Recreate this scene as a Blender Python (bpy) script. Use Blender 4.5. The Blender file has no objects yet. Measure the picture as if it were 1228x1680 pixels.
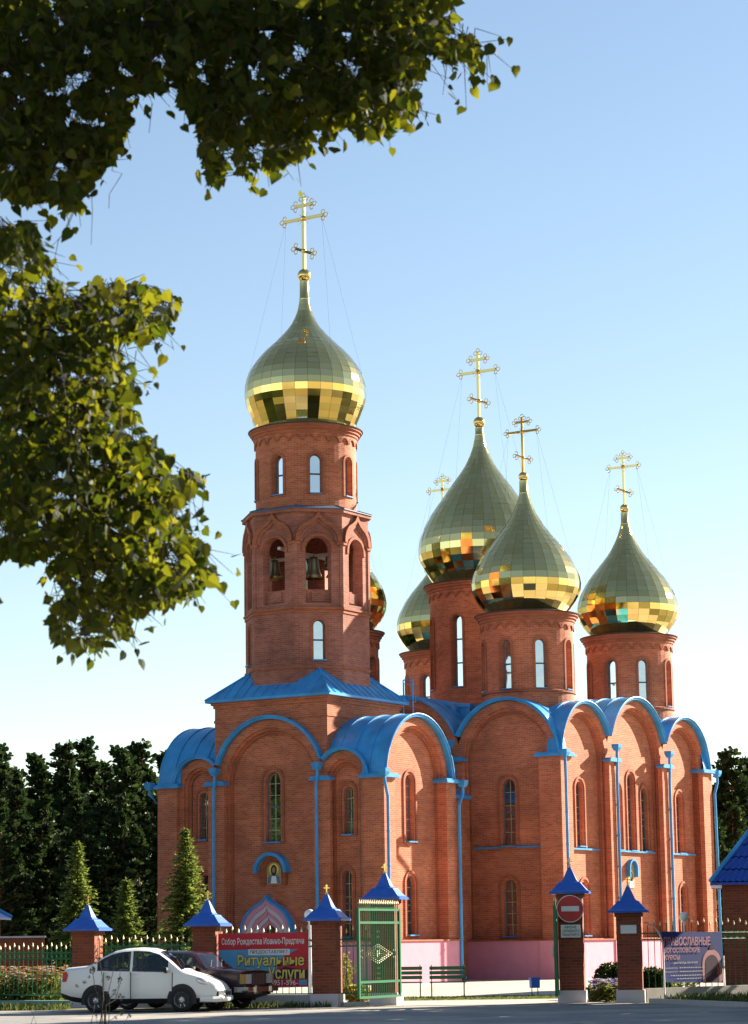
import bpy, bmesh, math, random
from math import sin, cos, pi, radians, sqrt, atan2, acos
from mathutils import Vector, Matrix, noise
from mathutils.geometry import tessellate_polygon
random.seed(7)
scn = bpy.context.scene
COL = scn.collection

# ------------------------------------------------------------------ camera
FPX, CX, CY = 4000.0, 614.0, 840.0
PITCH, ROLL, EYE = math.atan(705 / 4000.0), 0.0135, 1.6
_f = Vector((0, cos(PITCH), sin(PITCH)))
_r0, _u0 = Vector((1, 0, 0)), Vector((0, -sin(PITCH), cos(PITCH)))
RIGHT = _r0 * cos(ROLL) - _u0 * sin(ROLL)
UP = _u0 * cos(ROLL) + _r0 * sin(ROLL)
FWD = _f
CAMP = Vector((0, 0, EYE))
cd = bpy.data.cameras.new('camera')
cam = bpy.data.objects.new('camera', cd)
COL.objects.link(cam)
m = Matrix((RIGHT, UP, -FWD)).transposed().to_4x4()
m.translation = CAMP
cam.matrix_world = m
cd.sensor_fit = 'VERTICAL'
cd.sensor_height = 36
cd.lens = FPX * 36 / 1680
cd.clip_start, cd.clip_end = 0.1, 6000
cd.dof.use_dof = True
cd.dof.focus_distance = 85
cd.dof.aperture_fstop = 6.5
scn.camera = cam

# ------------------------------------------------------------------ light
AZ = radians(32)
E_DIR = Vector((sin(AZ), cos(AZ), 0))      # along the church, towards the altar
N_DIR = Vector((-cos(AZ), sin(AZ), 0))     # across the church, to the left
SUN_EL, SUN_G = radians(24), radians(21.5)
_h = E_DIR * cos(SUN_G) - N_DIR * sin(SUN_G)
SUN = Vector((_h.x * cos(SUN_EL), _h.y * cos(SUN_EL), sin(SUN_EL)))
w = bpy.data.worlds.new('World')
scn.world = w
w.use_nodes = True
nt = w.node_tree
bg = nt.nodes['Background']
sky = nt.nodes.new('ShaderNodeTexSky')
sky.sky_type = 'NISHITA'
sky.sun_disc = False
sky.sun_elevation = SUN_EL
sky.sun_rotation = atan2(SUN.x, SUN.y)
sky.altitude = 200
sky.air_density = 1.0
sky.dust_density = 0.15
sky.ozone_density = 0.2
nt.links.new(sky.outputs[0], bg.inputs[0])
bg.inputs[1].default_value = 0.05
sl = bpy.data.lights.new('sun', 'SUN')
sl.energy = 5.0
sl.angle = radians(0.5)
sl.color = (1.0, 0.90, 0.74)
so = bpy.data.objects.new('sun', sl)
so.rotation_euler = SUN.to_track_quat('Z', 'Y').to_euler()
so.location = (60, 60, 60)
COL.objects.link(so)
scn.view_settings.view_transform = 'Standard'
scn.view_settings.look = 'None'
scn.view_settings.exposure = 1.8
scn.cycles.max_bounces = 8
scn.cycles.transparent_max_bounces = 16


# ------------------------------------------------------------------ pixels to the place (only used to read positions off)
def pray(px, py):
    return (FWD * FPX + RIGHT * (px - CX) + UP * (CY - py))


def at(px, py, d):
    """point seen at the pixel, d metres ahead of the camera"""
    r = pray(px, py)
    return CAMP + r * (d / r.y)


def gnd(px, d):
    """ground point below image column px (near the horizon) at distance d"""
    p = at(px, 1545, d)
    return Vector((p.x, d, 0))


# ------------------------------------------------------------------ materials
def newmat(name):
    mt = bpy.data.materials.new(name)
    mt.use_nodes = True
    n = mt.node_tree.nodes
    return mt, n, mt.node_tree.links, n['Principled BSDF']


def simple(name, col, rough=0.6, metal=0.0, var=0.12, nscale=3.0, bump=0.0, spec=0.5, coord='Object'):
    mt, n, L, b = newmat(name)
    tc = n.new('ShaderNodeTexCoord')
    nz = n.new('ShaderNodeTexNoise')
    nz.inputs['Scale'].default_value = nscale
    nz.inputs['Detail'].default_value = 6
    L.new(tc.outputs[coord], nz.inputs['Vector'])
    mx = n.new('ShaderNodeMix')
    mx.data_type = 'RGBA'
    c = Vector(col)
    mx.inputs[6].default_value = (*(c * (1 - var)), 1)
    mx.inputs[7].default_value = (*[min(1, v) for v in c * (1 + var)], 1)
    L.new(nz.outputs['Fac'], mx.inputs[0])
    L.new(mx.outputs[2], b.inputs['Base Color'])
    b.inputs['Roughness'].default_value = rough
    b.inputs['Metallic'].default_value = metal
    b.inputs['Specular IOR Level'].default_value = spec
    if bump:
        bp = n.new('ShaderNodeBump')
        bp.inputs['Strength'].default_value = bump
        bp.inputs['Distance'].default_value = 0.02
        L.new(nz.outputs['Fac'], bp.inputs['Height'])
        L.new(bp.outputs[0], b.inputs['Normal'])
    return mt


def brick_mat(name, c1, c2, mortar, bw=0.26, rh=0.078, stain=0.35):
    mt, n, L, b = newmat(name)
    uv = n.new('ShaderNodeUVMap')
    uv.uv_map = 'UVMap'
    br = n.new('ShaderNodeTexBrick')
    br.inputs['Color1'].default_value = (*c1, 1)
    br.inputs['Color2'].default_value = (*c2, 1)
    br.inputs['Mortar'].default_value = (*mortar, 1)
    br.inputs['Scale'].default_value = 1
    br.inputs['Brick Width'].default_value = bw
    br.inputs['Row Height'].default_value = rh
    br.inputs['Mortar Size'].default_value = 0.011
    br.inputs['Mortar Smooth'].default_value = 0.2
    L.new(uv.outputs[0], br.inputs['Vector'])
    tc = n.new('ShaderNodeTexCoord')
    n1 = n.new('ShaderNodeTexNoise')
    n1.inputs['Scale'].default_value = 0.55
    n1.inputs['Detail'].default_value = 8
    n1.inputs['Roughness'].default_value = 0.65
    mp = n.new('ShaderNodeMapping')
    mp.inputs['Scale'].default_value = (1, 1, 1.1)
    L.new(tc.outputs['Object'], mp.inputs[0])
    L.new(mp.outputs[0], n1.inputs['Vector'])
    rp = n.new('ShaderNodeMapRange')
    rp.inputs[1].default_value = 0.3
    rp.inputs[2].default_value = 0.75
    rp.inputs[3].default_value = 1 - stain
    rp.inputs[4].default_value = 1 + stain * 0.6
    L.new(n1.outputs['Fac'], rp.inputs[0])
    # row to row banding of batches of brick
    n2 = n.new('ShaderNodeTexNoise')
    n2.inputs['Scale'].default_value = 1
    mp2 = n.new('ShaderNodeMapping')
    mp2.inputs['Scale'].default_value = (0.25, 0.25, 7)
    L.new(tc.outputs['Object'], mp2.inputs[0])
    L.new(mp2.outputs[0], n2.inputs['Vector'])
    rp2 = n.new('ShaderNodeMapRange')
    rp2.inputs[1].default_value = 0.3
    rp2.inputs[2].default_value = 0.7
    rp2.inputs[3].default_value = 0.91
    rp2.inputs[4].default_value = 1.08
    L.new(n2.outputs['Fac'], rp2.inputs[0])
    mm = n.new('ShaderNodeMath')
    mm.operation = 'MULTIPLY'
    L.new(rp.outputs[0], mm.inputs[0])
    L.new(rp2.outputs[0], mm.inputs[1])
    n4 = n.new('ShaderNodeTexNoise')
    n4.inputs['Scale'].default_value = 0.9
    n4.inputs['Detail'].default_value = 9
    n4.inputs['Roughness'].default_value = 0.75
    mp4 = n.new('ShaderNodeMapping')
    mp4.inputs['Location'].default_value = (31, 7, 3)
    mp4.inputs['Scale'].default_value = (1.3, 1.3, 0.6)
    L.new(tc.outputs['Object'], mp4.inputs[0])
    L.new(mp4.outputs[0], n4.inputs['Vector'])
    r4 = n.new('ShaderNodeMapRange')
    r4.inputs[1].default_value = 0.60
    r4.inputs[2].default_value = 0.78
    r4.inputs[3].default_value = 0.0
    r4.inputs[4].default_value = 0.55
    L.new(n4.outputs['Fac'], r4.inputs[0])
    m4 = n.new('ShaderNodeMix')
    m4.data_type = 'RGBA'
    L.new(r4.outputs[0], m4.inputs[0])
    L.new(br.outputs['Color'], m4.inputs[6])
    m4.inputs[7].default_value = (0.55, 0.36, 0.30, 1)
    vm = n.new('ShaderNodeVectorMath')
    vm.operation = 'SCALE'
    L.new(m4.outputs[2], vm.inputs[0])
    L.new(mm.outputs[0], vm.inputs['Scale'])
    L.new(vm.outputs[0], b.inputs['Base Color'])
    bp = n.new('ShaderNodeBump')
    bp.inputs['Strength'].default_value = 0.4
    bp.inputs['Distance'].default_value = 0.008
    bp.invert = True
    L.new(br.outputs['Fac'], bp.inputs['Height'])
    L.new(bp.outputs[0], b.inputs['Normal'])
    b.inputs['Roughness'].default_value = 0.8
    b.inputs['Specular IOR Level'].default_value = 0.3
    return mt


def gold_mat():
    mt, n, L, b = newmat('gilded_sheet')
    uv = n.new('ShaderNodeUVMap')
    uv.uv_map = 'UVMap'
    sep = n.new('ShaderNodeSeparateXYZ')
    L.new(uv.outputs[0], sep.inputs[0])
    outs = []
    for k in (0, 1):
        fr = n.new('ShaderNodeMath')
        fr.operation = 'FRACT'
        L.new(sep.outputs[k], fr.inputs[0])
        s = n.new('ShaderNodeMath')
        s.operation = 'SUBTRACT'
        L.new(fr.outputs[0], s.inputs[0])
        s.inputs[1].default_value = 0.5
        a = n.new('ShaderNodeMath')
        a.operation = 'ABSOLUTE'
        L.new(s.outputs[0], a.inputs[0])
        g = n.new('ShaderNodeMath')
        g.operation = 'GREATER_THAN'
        L.new(a.outputs[0], g.inputs[0])
        g.inputs[1].default_value = 0.482 if k == 0 else 0.488
        outs.append(g)
    mx = n.new('ShaderNodeMath')
    mx.operation = 'MAXIMUM'
    L.new(outs[0].outputs[0], mx.inputs[0])
    L.new(outs[1].outputs[0], mx.inputs[1])
    # each sheet has a slightly different tone
    fl = n.new('ShaderNodeVectorMath')
    fl.operation = 'FLOOR'
    L.new(uv.outputs[0], fl.inputs[0])
    wn = n.new('ShaderNodeTexWhiteNoise')
    wn.noise_dimensions = '2D'
    L.new(fl.outputs[0], wn.inputs['Vector'])
    ct = n.new('ShaderNodeMix')
    ct.data_type = 'RGBA'
    ct.inputs[6].default_value = (0.84, 0.63, 0.22, 1)
    ct.inputs[7].default_value = (0.93, 0.73, 0.30, 1)
    L.new(wn.outputs['Value'], ct.inputs[0])
    cm = n.new('ShaderNodeMix')
    cm.data_type = 'RGBA'
    L.new(mx.outputs[0], cm.inputs[0])
    L.new(ct.outputs[2], cm.inputs[6])
    cm.inputs[7].default_value = (0.45, 0.32, 0.13, 1)
    L.new(cm.outputs[2], b.inputs['Base Color'])
    b.inputs['Metallic'].default_value = 1
    b.inputs['Roughness'].default_value = 0.07
    return mt


def leaf_mat(name, c1, c2, trans, rough=0.5, tr=0.5):
    mt, n, L, b = newmat(name)
    out = n['Material Output']
    geo = n.new('ShaderNodeNewGeometry')
    mx = n.new('ShaderNodeMix')
    mx.data_type = 'RGBA'
    mx.inputs[6].default_value = (*c1, 1)
    mx.inputs[7].default_value = (*c2, 1)
    L.new(geo.outputs['Random Per Island'], mx.inputs[0])
    L.new(mx.outputs[2], b.inputs['Base Color'])
    b.inputs['Roughness'].default_value = rough
    b.inputs['Specular IOR Level'].default_value = 0.1
    t = n.new('ShaderNodeBsdfTranslucent')
    t.inputs[0].default_value = (*trans, 1)
    tm = n.new('ShaderNodeMix')          # leaf to leaf differences in thickness and age
    tm.data_type = 'RGBA'
    tm.inputs[6].default_value = (trans[0] * 0.35, trans[1] * 0.5, trans[2] * 0.5, 1)
    tm.inputs[7].default_value = (min(1, trans[0] * 1.5), min(1, trans[1] * 1.42), trans[2] * 1.4, 1)
    pw = n.new('ShaderNodeMath')
    pw.operation = 'POWER'
    pw.inputs[1].default_value = 1.6
    L.new(geo.outputs['Random Per Island'], pw.inputs[0])
    L.new(pw.outputs[0], tm.inputs[0])
    L.new(tm.outputs[2], t.inputs[0])
    ms = n.new('ShaderNodeMixShader')
    ms.inputs[0].default_value = tr
    L.new(b.outputs[0], ms.inputs[1])
    L.new(t.outputs[0], ms.inputs[2])
    L.new(ms.outputs[0], out.inputs[0])
    return mt


def glass_mat(name, col, dark, fac):
    mt, n, L, b = newmat(name)
    b.inputs['Base Color'].default_value = (*dark, 1)
    b.inputs['Roughness'].default_value = 0.3
    g = n.new('ShaderNodeBsdfGlossy')
    g.inputs['Color'].default_value = (*col, 1)
    g.inputs['Roughness'].default_value = 0.03
    tc = n.new('ShaderNodeTexCoord')
    nz = n.new('ShaderNodeTexNoise')
    nz.inputs['Scale'].default_value = 1.3
    L.new(tc.outputs['Object'], nz.inputs['Vector'])
    bp = n.new('ShaderNodeBump')
    bp.inputs['Strength'].default_value = 0.12
    bp.inputs['Distance'].default_value = 0.05
    L.new(nz.outputs['Fac'], bp.inputs['Height'])
    L.new(bp.outputs[0], g.inputs['Normal'])
    ms = n.new('ShaderNodeMixShader')
    ms.inputs[0].default_value = fac
    L.new(b.outputs[0], ms.inputs[1])
    L.new(g.outputs[0], ms.inputs[2])
    L.new(ms.outputs[0], n['Material Output'].inputs[0])
    return mt


def car_glass_mat():
    mt, n, L, b = newmat('car_glass')
    t = n.new('ShaderNodeBsdfTransparent')
    t.inputs[0].default_value = (0.62, 0.68, 0.66, 1)
    g = n.new('ShaderNodeBsdfGlossy')
    g.inputs['Roughness'].default_value = 0.02
    fr = n.new('ShaderNodeFresnel')
    fr.inputs[0].default_value = 1.6
    ms = n.new('ShaderNodeMixShader')
    L.new(fr.outputs[0], ms.inputs[0])
    L.new(t.outputs[0], ms.inputs[1])
    L.new(g.outputs[0], ms.inputs[2])
    L.new(ms.outputs[0], n['Material Output'].inputs[0])
    return mt


M = {}
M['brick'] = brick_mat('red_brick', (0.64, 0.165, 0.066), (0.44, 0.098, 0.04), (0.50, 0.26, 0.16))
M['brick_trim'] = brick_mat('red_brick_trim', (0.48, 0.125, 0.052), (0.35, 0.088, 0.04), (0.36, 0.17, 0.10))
M['brick_belfry'] = brick_mat('weathered_brick', (0.50, 0.148, 0.085), (0.34, 0.095, 0.06), (0.38, 0.22, 0.17), stain=0.55)
M['brick_pier'] = brick_mat('pier_brick', (0.36, 0.075, 0.032), (0.22, 0.05, 0.024), (0.25, 0.12, 0.075), stain=0.25)
M['blue'] = simple('blue_roof_sheet', (0.040, 0.29, 0.61), 0.36, 0.0, 0.5, 1.6, 0.12)
M['blue_cap'] = simple('blue_cap_paint', (0.028, 0.13, 0.54), 0.36, 0.0, 0.3, 5)
M['pink'] = simple('pink_plaster', (0.66, 0.27, 0.34), 0.85, 0, 0.16, 2.2, 0.15)
M['white_plaster'] = simple('pale_plinth', (0.62, 0.56, 0.58), 0.85, 0, 0.12, 4, 0.1)
M['gold'] = gold_mat()
M['brass'] = simple('gilded_cross', (0.85, 0.62, 0.22), 0.16, 1.0, 0.08, 8)
M['glass'] = glass_mat('window_glass', (0.86, 0.9, 0.92), (0.012, 0.014, 0.016), 0.82)
M['glass_dark'] = glass_mat('dark_window_glass', (0.75, 0.8, 0.78), (0.008, 0.009, 0.01), 0.4)
M['carglass'] = car_glass_mat()
M['frame'] = simple('window_frame', (0.10, 0.11, 0.13), 0.5)
M['lead'] = simple('pale_glazing_bar', (0.42, 0.36, 0.2), 0.5)
M['darkmetal'] = simple('dark_metal', (0.03, 0.03, 0.035), 0.5)
M['dull'] = simple('dull_flashing', (0.07, 0.12, 0.18), 0.5, 0.0, 0.3, 3)
M['black'] = simple('black_plastic_and_shade', (0.012, 0.012, 0.012), 0.6)
M['green'] = simple('green_paint', (0.012, 0.16, 0.06), 0.4, 0, 0.15, 6)
M['spear'] = simple('spear_tip_gilt', (0.75, 0.62, 0.36), 0.35, 0.3, 0.1, 9)
M['oldgilt'] = simple('dull_gilt', (0.42, 0.36, 0.22), 0.5, 0.2, 0.15, 9)
M['white'] = simple('white_paint', (0.80, 0.79, 0.76), 0.45, 0, 0.03, 3)
M['carwhite'] = simple('white_car_paint', (0.86, 0.84, 0.79), 0.25, 0, 0.02, 2)
M['carred'] = simple('dark_red_car_paint', (0.032, 0.005, 0.006), 0.2, 0, 0.06, 2)
M['chrome'] = simple('chrome', (0.75, 0.75, 0.76), 0.12, 1.0, 0.02, 2)
M['alloy'] = simple('alloy_wheel', (0.55, 0.55, 0.56), 0.3, 0.9, 0.05, 4)
M['rubber'] = simple('tyre_rubber', (0.018, 0.018, 0.018), 0.85, 0, 0.2, 8)
M['red'] = simple('red_sign_paint', (0.58, 0.02, 0.025), 0.4, 0, 0.05, 3)
M['lamp_red'] = simple('red_lamp_lens', (0.5, 0.02, 0.02), 0.15)
M['lens'] = simple('headlamp_lens', (0.78, 0.76, 0.74), 0.08, 0.5, 0.05, 10)
M['seat'] = simple('seat_cloth', (0.42, 0.40, 0.37), 0.9)
M['globe'] = simple('opal_globe', (0.86, 0.84, 0.76), 0.25)
M['bell'] = simple('bell_bronze', (0.28, 0.22, 0.11), 0.35, 0.8, 0.2, 6)
M['wood'] = simple('old_timber', (0.10, 0.06, 0.035), 0.8)
M['bark'] = simple('bark', (0.055, 0.04, 0.03), 0.9, 0, 0.3, 9, 0.5)
M['pinebark'] = simple('pine_bark', (0.16, 0.075, 0.035), 0.9, 0, 0.35, 6, 0.5)
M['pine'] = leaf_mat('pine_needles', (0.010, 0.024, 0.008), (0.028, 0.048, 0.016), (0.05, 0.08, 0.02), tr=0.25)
M['spruce'] = leaf_mat('spruce_needles', (0.08, 0.13, 0.03), (0.17, 0.22, 0.055), (0.34, 0.38, 0.08), tr=0.4)
M['lime'] = leaf_mat('lime_leaf', (0.010, 0.020, 0.005), (0.022, 0.036, 0.009), (0.62, 0.62, 0.03), 0.6, 0.155)
M['bush'] = leaf_mat('bush_leaf', (0.02, 0.04, 0.012), (0.05, 0.075, 0.02), (0.08, 0.11, 0.02), tr=0.3)
M['grass'] = leaf_mat('grass_blade', (0.05, 0.085, 0.018), (0.13, 0.15, 0.04), (0.2, 0.22, 0.05), tr=0.35)
M['yellowleaf'] = leaf_mat('yellowing_leaf', (0.12, 0.13, 0.02), (0.30, 0.22, 0.04), (0.35, 0.3, 0.05), tr=0.4)
M['petal_violet'] = leaf_mat('violet_petal', (0.22, 0.12, 0.45), (0.42, 0.26, 0.62), (0.3, 0.2, 0.5), tr=0.3)
M['petal_white'] = leaf_mat('white_petal', (0.7, 0.66, 0.66), (0.8, 0.72, 0.75), (0.6, 0.55, 0.55), tr=0.3)
M['petal_pink'] = leaf_mat('pink_petal', (0.62, 0.26, 0.26), (0.7, 0.45, 0.4), (0.5, 0.25, 0.2), tr=0.3)
M['petal_orange'] = leaf_mat('orange_petal', (0.55, 0.28, 0.06), (0.6, 0.42, 0.14), (0.5, 0.3, 0.08), tr=0.3)
M['weed'] = simple('dry_weed', (0.035, 0.028, 0.02), 0.9)
M['skin'] = simple('icon_skin', (0.36, 0.2, 0.11), 0.6)
M['icongold'] = simple('icon_gold_ground', (0.45, 0.31, 0.09), 0.45, 0.2)
M['iconblue'] = simple('icon_blue_robe', (0.10, 0.16, 0.26), 0.6)
M['iconhair'] = simple('icon_hair', (0.035, 0.02, 0.012), 0.7)
M['ban_red'] = simple('banner_red', (0.62, 0.02, 0.03), 0.6, 0, 0.1, 2)
M['ban_blue'] = simple('banner_sky_blue', (0.10, 0.36, 0.60), 0.6, 0, 0.25, 2.5)
M['ban_navy'] = simple('banner_navy', (0.018, 0.04, 0.26), 0.6, 0, 0.35, 1.8)
M['ban_dark'] = simple('banner_dark', (0.05, 0.012, 0.05), 0.6, 0, 0.3, 2)
M['ban_yellow'] = simple('banner_yellow', (0.86, 0.66, 0.13), 0.55, 0, 0.05, 2)
M['ban_brown'] = simple('banner_outline', (0.035, 0.015, 0.01), 0.6)
M['ban_pink'] = simple('banner_pale_red', (0.72, 0.33, 0.36), 0.6, 0, 0.2, 3)
M['asphalt'] = None


def ground_mat(name, c1, c2, scale, bump=0.2, rough=0.9, c3=None, s3=0.05):
    mt, n, L, b = newmat(name)
    tc = n.new('ShaderNodeTexCoord')
    nz = n.new('ShaderNodeTexNoise')
    nz.inputs['Scale'].default_value = scale
    nz.inputs['Detail'].default_value = 10
    nz.inputs['Roughness'].default_value = 0.7
    L.new(tc.outputs['Object'], nz.inputs['Vector'])
    mx = n.new('ShaderNodeMix')
    mx.data_type = 'RGBA'
    mx.inputs[6].default_value = (*c1, 1)
    mx.inputs[7].default_value = (*c2, 1)
    rp = n.new('ShaderNodeMapRange')
    rp.inputs[1].default_value = 0.35
    rp.inputs[2].default_value = 0.65
    L.new(nz.outputs['Fac'], rp.inputs[0])
    L.new(rp.outputs[0], mx.inputs[0])
    last = mx
    if c3:
        n3 = n.new('ShaderNodeTexNoise')
        n3.inputs['Scale'].default_value = s3
        n3.inputs['Detail'].default_value = 8
        L.new(tc.outputs['Object'], n3.inputs['Vector'])
        r3 = n.new('ShaderNodeMapRange')
        r3.inputs[1].default_value = 0.45
        r3.inputs[2].default_value = 0.62
        L.new(n3.outputs['Fac'], r3.inputs[0])
        m3 = n.new('ShaderNodeMix')
        m3.data_type = 'RGBA'
        L.new(r3.outputs[0], m3.inputs[0])
        L.new(mx.outputs[2], m3.inputs[6])
        m3.inputs[7].default_value = (*c3, 1)
        last = m3
    L.new(last.outputs[2], b.inputs['Base Color'])
    b.inputs['Roughness'].default_value = rough
    bp = n.new('ShaderNodeBump')
    bp.inputs['Strength'].default_value = bump
    bp.inputs['Distance'].default_value = 0.03
    L.new(nz.outputs['Fac'], bp.inputs['Height'])
    L.new(bp.outputs[0], b.inputs['Normal'])
    return mt


M['meadow'] = ground_mat('meadow', (0.08, 0.10, 0.03), (0.16, 0.15, 0.06), 2.5, 0.5, 0.95, (0.30, 0.24, 0.14), 0.12)
M['asphalt'] = ground_mat('asphalt', (0.17, 0.165, 0.16), (0.27, 0.255, 0.235), 3.0, 0.25, 0.9, (0.36, 0.32, 0.27), 0.35)
M['paving'] = ground_mat('yard_paving', (0.44, 0.39, 0.32), (0.54, 0.48, 0.40), 4, 0.15, 0.9, (0.40, 0.35, 0.29), 0.3)
M['lawn'] = ground_mat('lawn', (0.22, 0.23, 0.05), (0.32, 0.30, 0.09), 6, 0.5)
M['soil'] = ground_mat('soil', (0.05, 0.035, 0.022), (0.09, 0.065, 0.04), 7, 0.6)
M['kerb'] = simple('kerb_concrete', (0.50, 0.47, 0.45), 0.9, 0, 0.15, 5, 0.2)
M['greenkerb'] = simple('painted_kerb', (0.20, 0.36, 0.30), 0.8, 0, 0.2, 4, 0.2)


def tile_mat():
    mt, n, L, b = newmat('blue_roof_tile')
    b.inputs['Base Color'].default_value = (0.015, 0.075, 0.42, 1)
    b.inputs['Roughness'].default_value = 0.4
    return mt


M['tile'] = tile_mat()


# ------------------------------------------------------------------ mesh builder
class MB:
    def __init__(s):
        s.v, s.f, s.m, s.uv = [], [], [], []

    def face(s, pts, mi=0, uv=None):
        i = len(s.v)
        s.v.extend([tuple(p) for p in pts])
        s.f.append(tuple(range(i, i + len(pts))))
        s.m.append(mi)
        s.uv.append(uv)

    def box(s, a, b, mi=0, mp=None):
        (x0, y0, z0), (x1, y1, z1) = a, b
        c = [Vector((x, y, z)) for x in (x0, x1) for y in (y0, y1) for z in (z0, z1)]
        if mp:
            c = [mp(*p) for p in c]
        for q in ((0, 1, 3, 2), (4, 6, 7, 5), (0, 4, 5, 1), (2, 3, 7, 6), (0, 2, 6, 4), (1, 5, 7, 3)):
            s.face([c[k] for k in q], mi)

    def plate(s, outer, holes, mp, d0, d1, mi=0, back=False, sides=True):
        loops = [outer] + holes
        tri = tessellate_polygon([[Vector((p[0], p[1], 0)) for p in lp] for lp in loops])
        flat = [p for lp in loops for p in lp]
        for t in tri:
            s.face([mp(flat[k][0], flat[k][1], d1) for k in t], mi)
            if back:
                s.face([mp(flat[k][0], flat[k][1], d0) for k in t], mi)
        if sides:
            for lp in loops:
                for k in range(len(lp)):
                    p, q = lp[k], lp[(k + 1) % len(lp)]
                    s.face([mp(p[0], p[1], d0), mp(q[0], q[1], d0), mp(q[0], q[1], d1), mp(p[0], p[1], d1)], mi)

    def strip(s, line_out, line_in, mp, d0, d1, mi=0):
        """band between two matching polylines, thickness d0..d1"""
        n = len(line_out)
        for k in range(n - 1):
            a, b, c, d = line_out[k], line_out[k + 1], line_in[k + 1], line_in[k]
            s.face([mp(*a, d1), mp(*b, d1), mp(*c, d1), mp(*d, d1)], mi)
            s.face([mp(*a, d0), mp(*b, d0), mp(*c, d0), mp(*d, d0)], mi)
            s.face([mp(*a, d0), mp(*b, d0), mp(*b, d1), mp(*a, d1)], mi)
            s.face([mp(*d, d0), mp(*c, d0), mp(*c, d1), mp(*d, d1)], mi)
        for k in (0, n - 1):
            a, d = line_out[k], line_in[k]
            s.face([mp(*a, d0), mp(*d, d0), mp(*d, d1), mp(*a, d1)], mi)

    def tube(s, pts, r, mi=0, n=8, caps=True):
        pts = [Vector(p) for p in pts]
        rr = r if isinstance(r, (list, tuple)) else [r] * len(pts)
        rings = []
        up = Vector((0, 0, 1))
        for k, p in enumerate(pts):
            t = (pts[min(k + 1, len(pts) - 1)] - pts[max(k - 1, 0)]).normalized()
            ref = up if abs(t.z) < 0.9 else Vector((0, 1, 0))
            a = t.cross(ref).normalized()
            b = t.cross(a)
            rings.append([p + (a * cos(2 * pi * j / n) + b * sin(2 * pi * j / n)) * rr[k] for j in range(n)])
        for k in range(len(rings) - 1):
            for j in range(n):
                s.face([rings[k][j], rings[k][(j + 1) % n], rings[k + 1][(j + 1) % n], rings[k + 1][j]], mi)
        if caps:
            s.face(rings[0], mi)
            s.face(rings[-1], mi)

    def lathe(s, prof, cx=0, cy=0, n=32, mi=0, uvgrid=False, jit=0.0, rnd=None):
        rings = []
        for (r, z) in prof:
            ring = []
            for j in range(n):
                a = 2 * pi * j / n
                rj = r
                ring.append(Vector((cx + rj * cos(a), cy + rj * sin(a), z)))
            rings.append(ring)
        for k in range(len(rings) - 1):
            for j in range(n):
                j2 = (j + 1) % n
                uv = [(j, k), (j + 1, k), (j + 1, k + 1), (j, k + 1)] if uvgrid else None
                rm = max(prof[k][0], prof[k + 1][0])
                if not uvgrid:
                    u0, u1 = 2 * pi * rm * j / n, 2 * pi * rm * (j + 1) / n
                    uv = [(u0, prof[k][1]), (u1, prof[k][1]), (u1, prof[k + 1][1]), (u0, prof[k + 1][1])]
                q = [rings[k][j], rings[k][j2], rings[k + 1][j2], rings[k + 1][j]]
                if jit:                       # each sheet is flat and sits a few millimetres askew
                    c_ = (q[0] + q[1] + q[2] + q[3]) / 4
                    nn_ = (q[1] - q[0]).cross(q[3] - q[0]).normalized()
                    ax_, ay_ = (q[1] - q[0] + q[2] - q[3]), (q[3] - q[0])
                    ax_, ay_ = ax_.normalized(), (ay_ - ax_.normalized() * ay_.dot(ax_.normalized())).normalized()
                    ta, tb = rnd.gauss(0, jit), rnd.gauss(0, jit)
                    q = [v_ + nn_ * ((v_ - c_).dot(ax_) * ta + (v_ - c_).dot(ay_) * tb) for v_ in q]
                s.face(q, mi, uv)

    def ball(s, c, r, mi=0, n=14):
        prof = [(max(1e-4, r * sin(pi * k / 8)), c[2] - r * cos(pi * k / 8)) for k in range(9)]
        s.lathe(prof, c[0], c[1], n, mi)

    def build(s, name, mats, parent=None, smooth=False, merge=True):
        me = bpy.data.meshes.new(name)
        me.from_pydata(s.v, [], s.f)
        if not isinstance(mats, (list, tuple)):
            mats = [mats]
        for mt in mats:
            me.materials.append(mt)
        me.polygons.foreach_set('material_index', s.m)
        uvl = me.uv_layers.new(name='UVMap')
        me.update()
        data = [0.0] * (2 * len(me.loops))
        for p, uv in zip(me.polygons, s.uv):
            if uv:
                for q, li in enumerate(p.loop_indices):
                    data[2 * li], data[2 * li + 1] = uv[q]
                continue
            nn = p.normal
            if abs(nn.z) > 0.75:
                t, b = Vector((1, 0, 0)), Vector((0, 1, 0))
            else:
                t = Vector((-nn.y, nn.x, 0)).normalized()
                b = Vector((0, 0, 1))
                if (abs(t.x) >= abs(t.y) and t.x < 0) or (abs(t.x) < abs(t.y) and t.y < 0):
                    t = -t
            for li in p.loop_indices:
                co = me.vertices[me.loops[li].vertex_index].co
                data[2 * li], data[2 * li + 1] = co.dot(t), co.dot(b)
        uvl.data.foreach_set('uv', data)
        if merge:
            bm = bmesh.new()
            bm.from_mesh(me)
            bmesh.ops.remove_doubles(bm, verts=bm.verts, dist=0.0004)
            bmesh.ops.recalc_face_normals(bm, faces=bm.faces)
            bm.to_mesh(me)
            bm.free()
        if smooth:
            me.polygons.foreach_set('use_smooth', [True] * len(me.polygons))
        o = bpy.data.objects.new(name, me)
        COL.objects.link(o)
        if parent:
            o.parent = parent
        return o


def empty(name, loc=(0, 0, 0), rz=0.0, label=None, cat=None, group=None):
    o = bpy.data.objects.new(name, None)
    o.location = loc
    o.rotation_euler = (0, 0, rz)
    o.empty_display_size = 0.3
    COL.objects.link(o)
    tag(o, label, cat, group)
    return o


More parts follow.
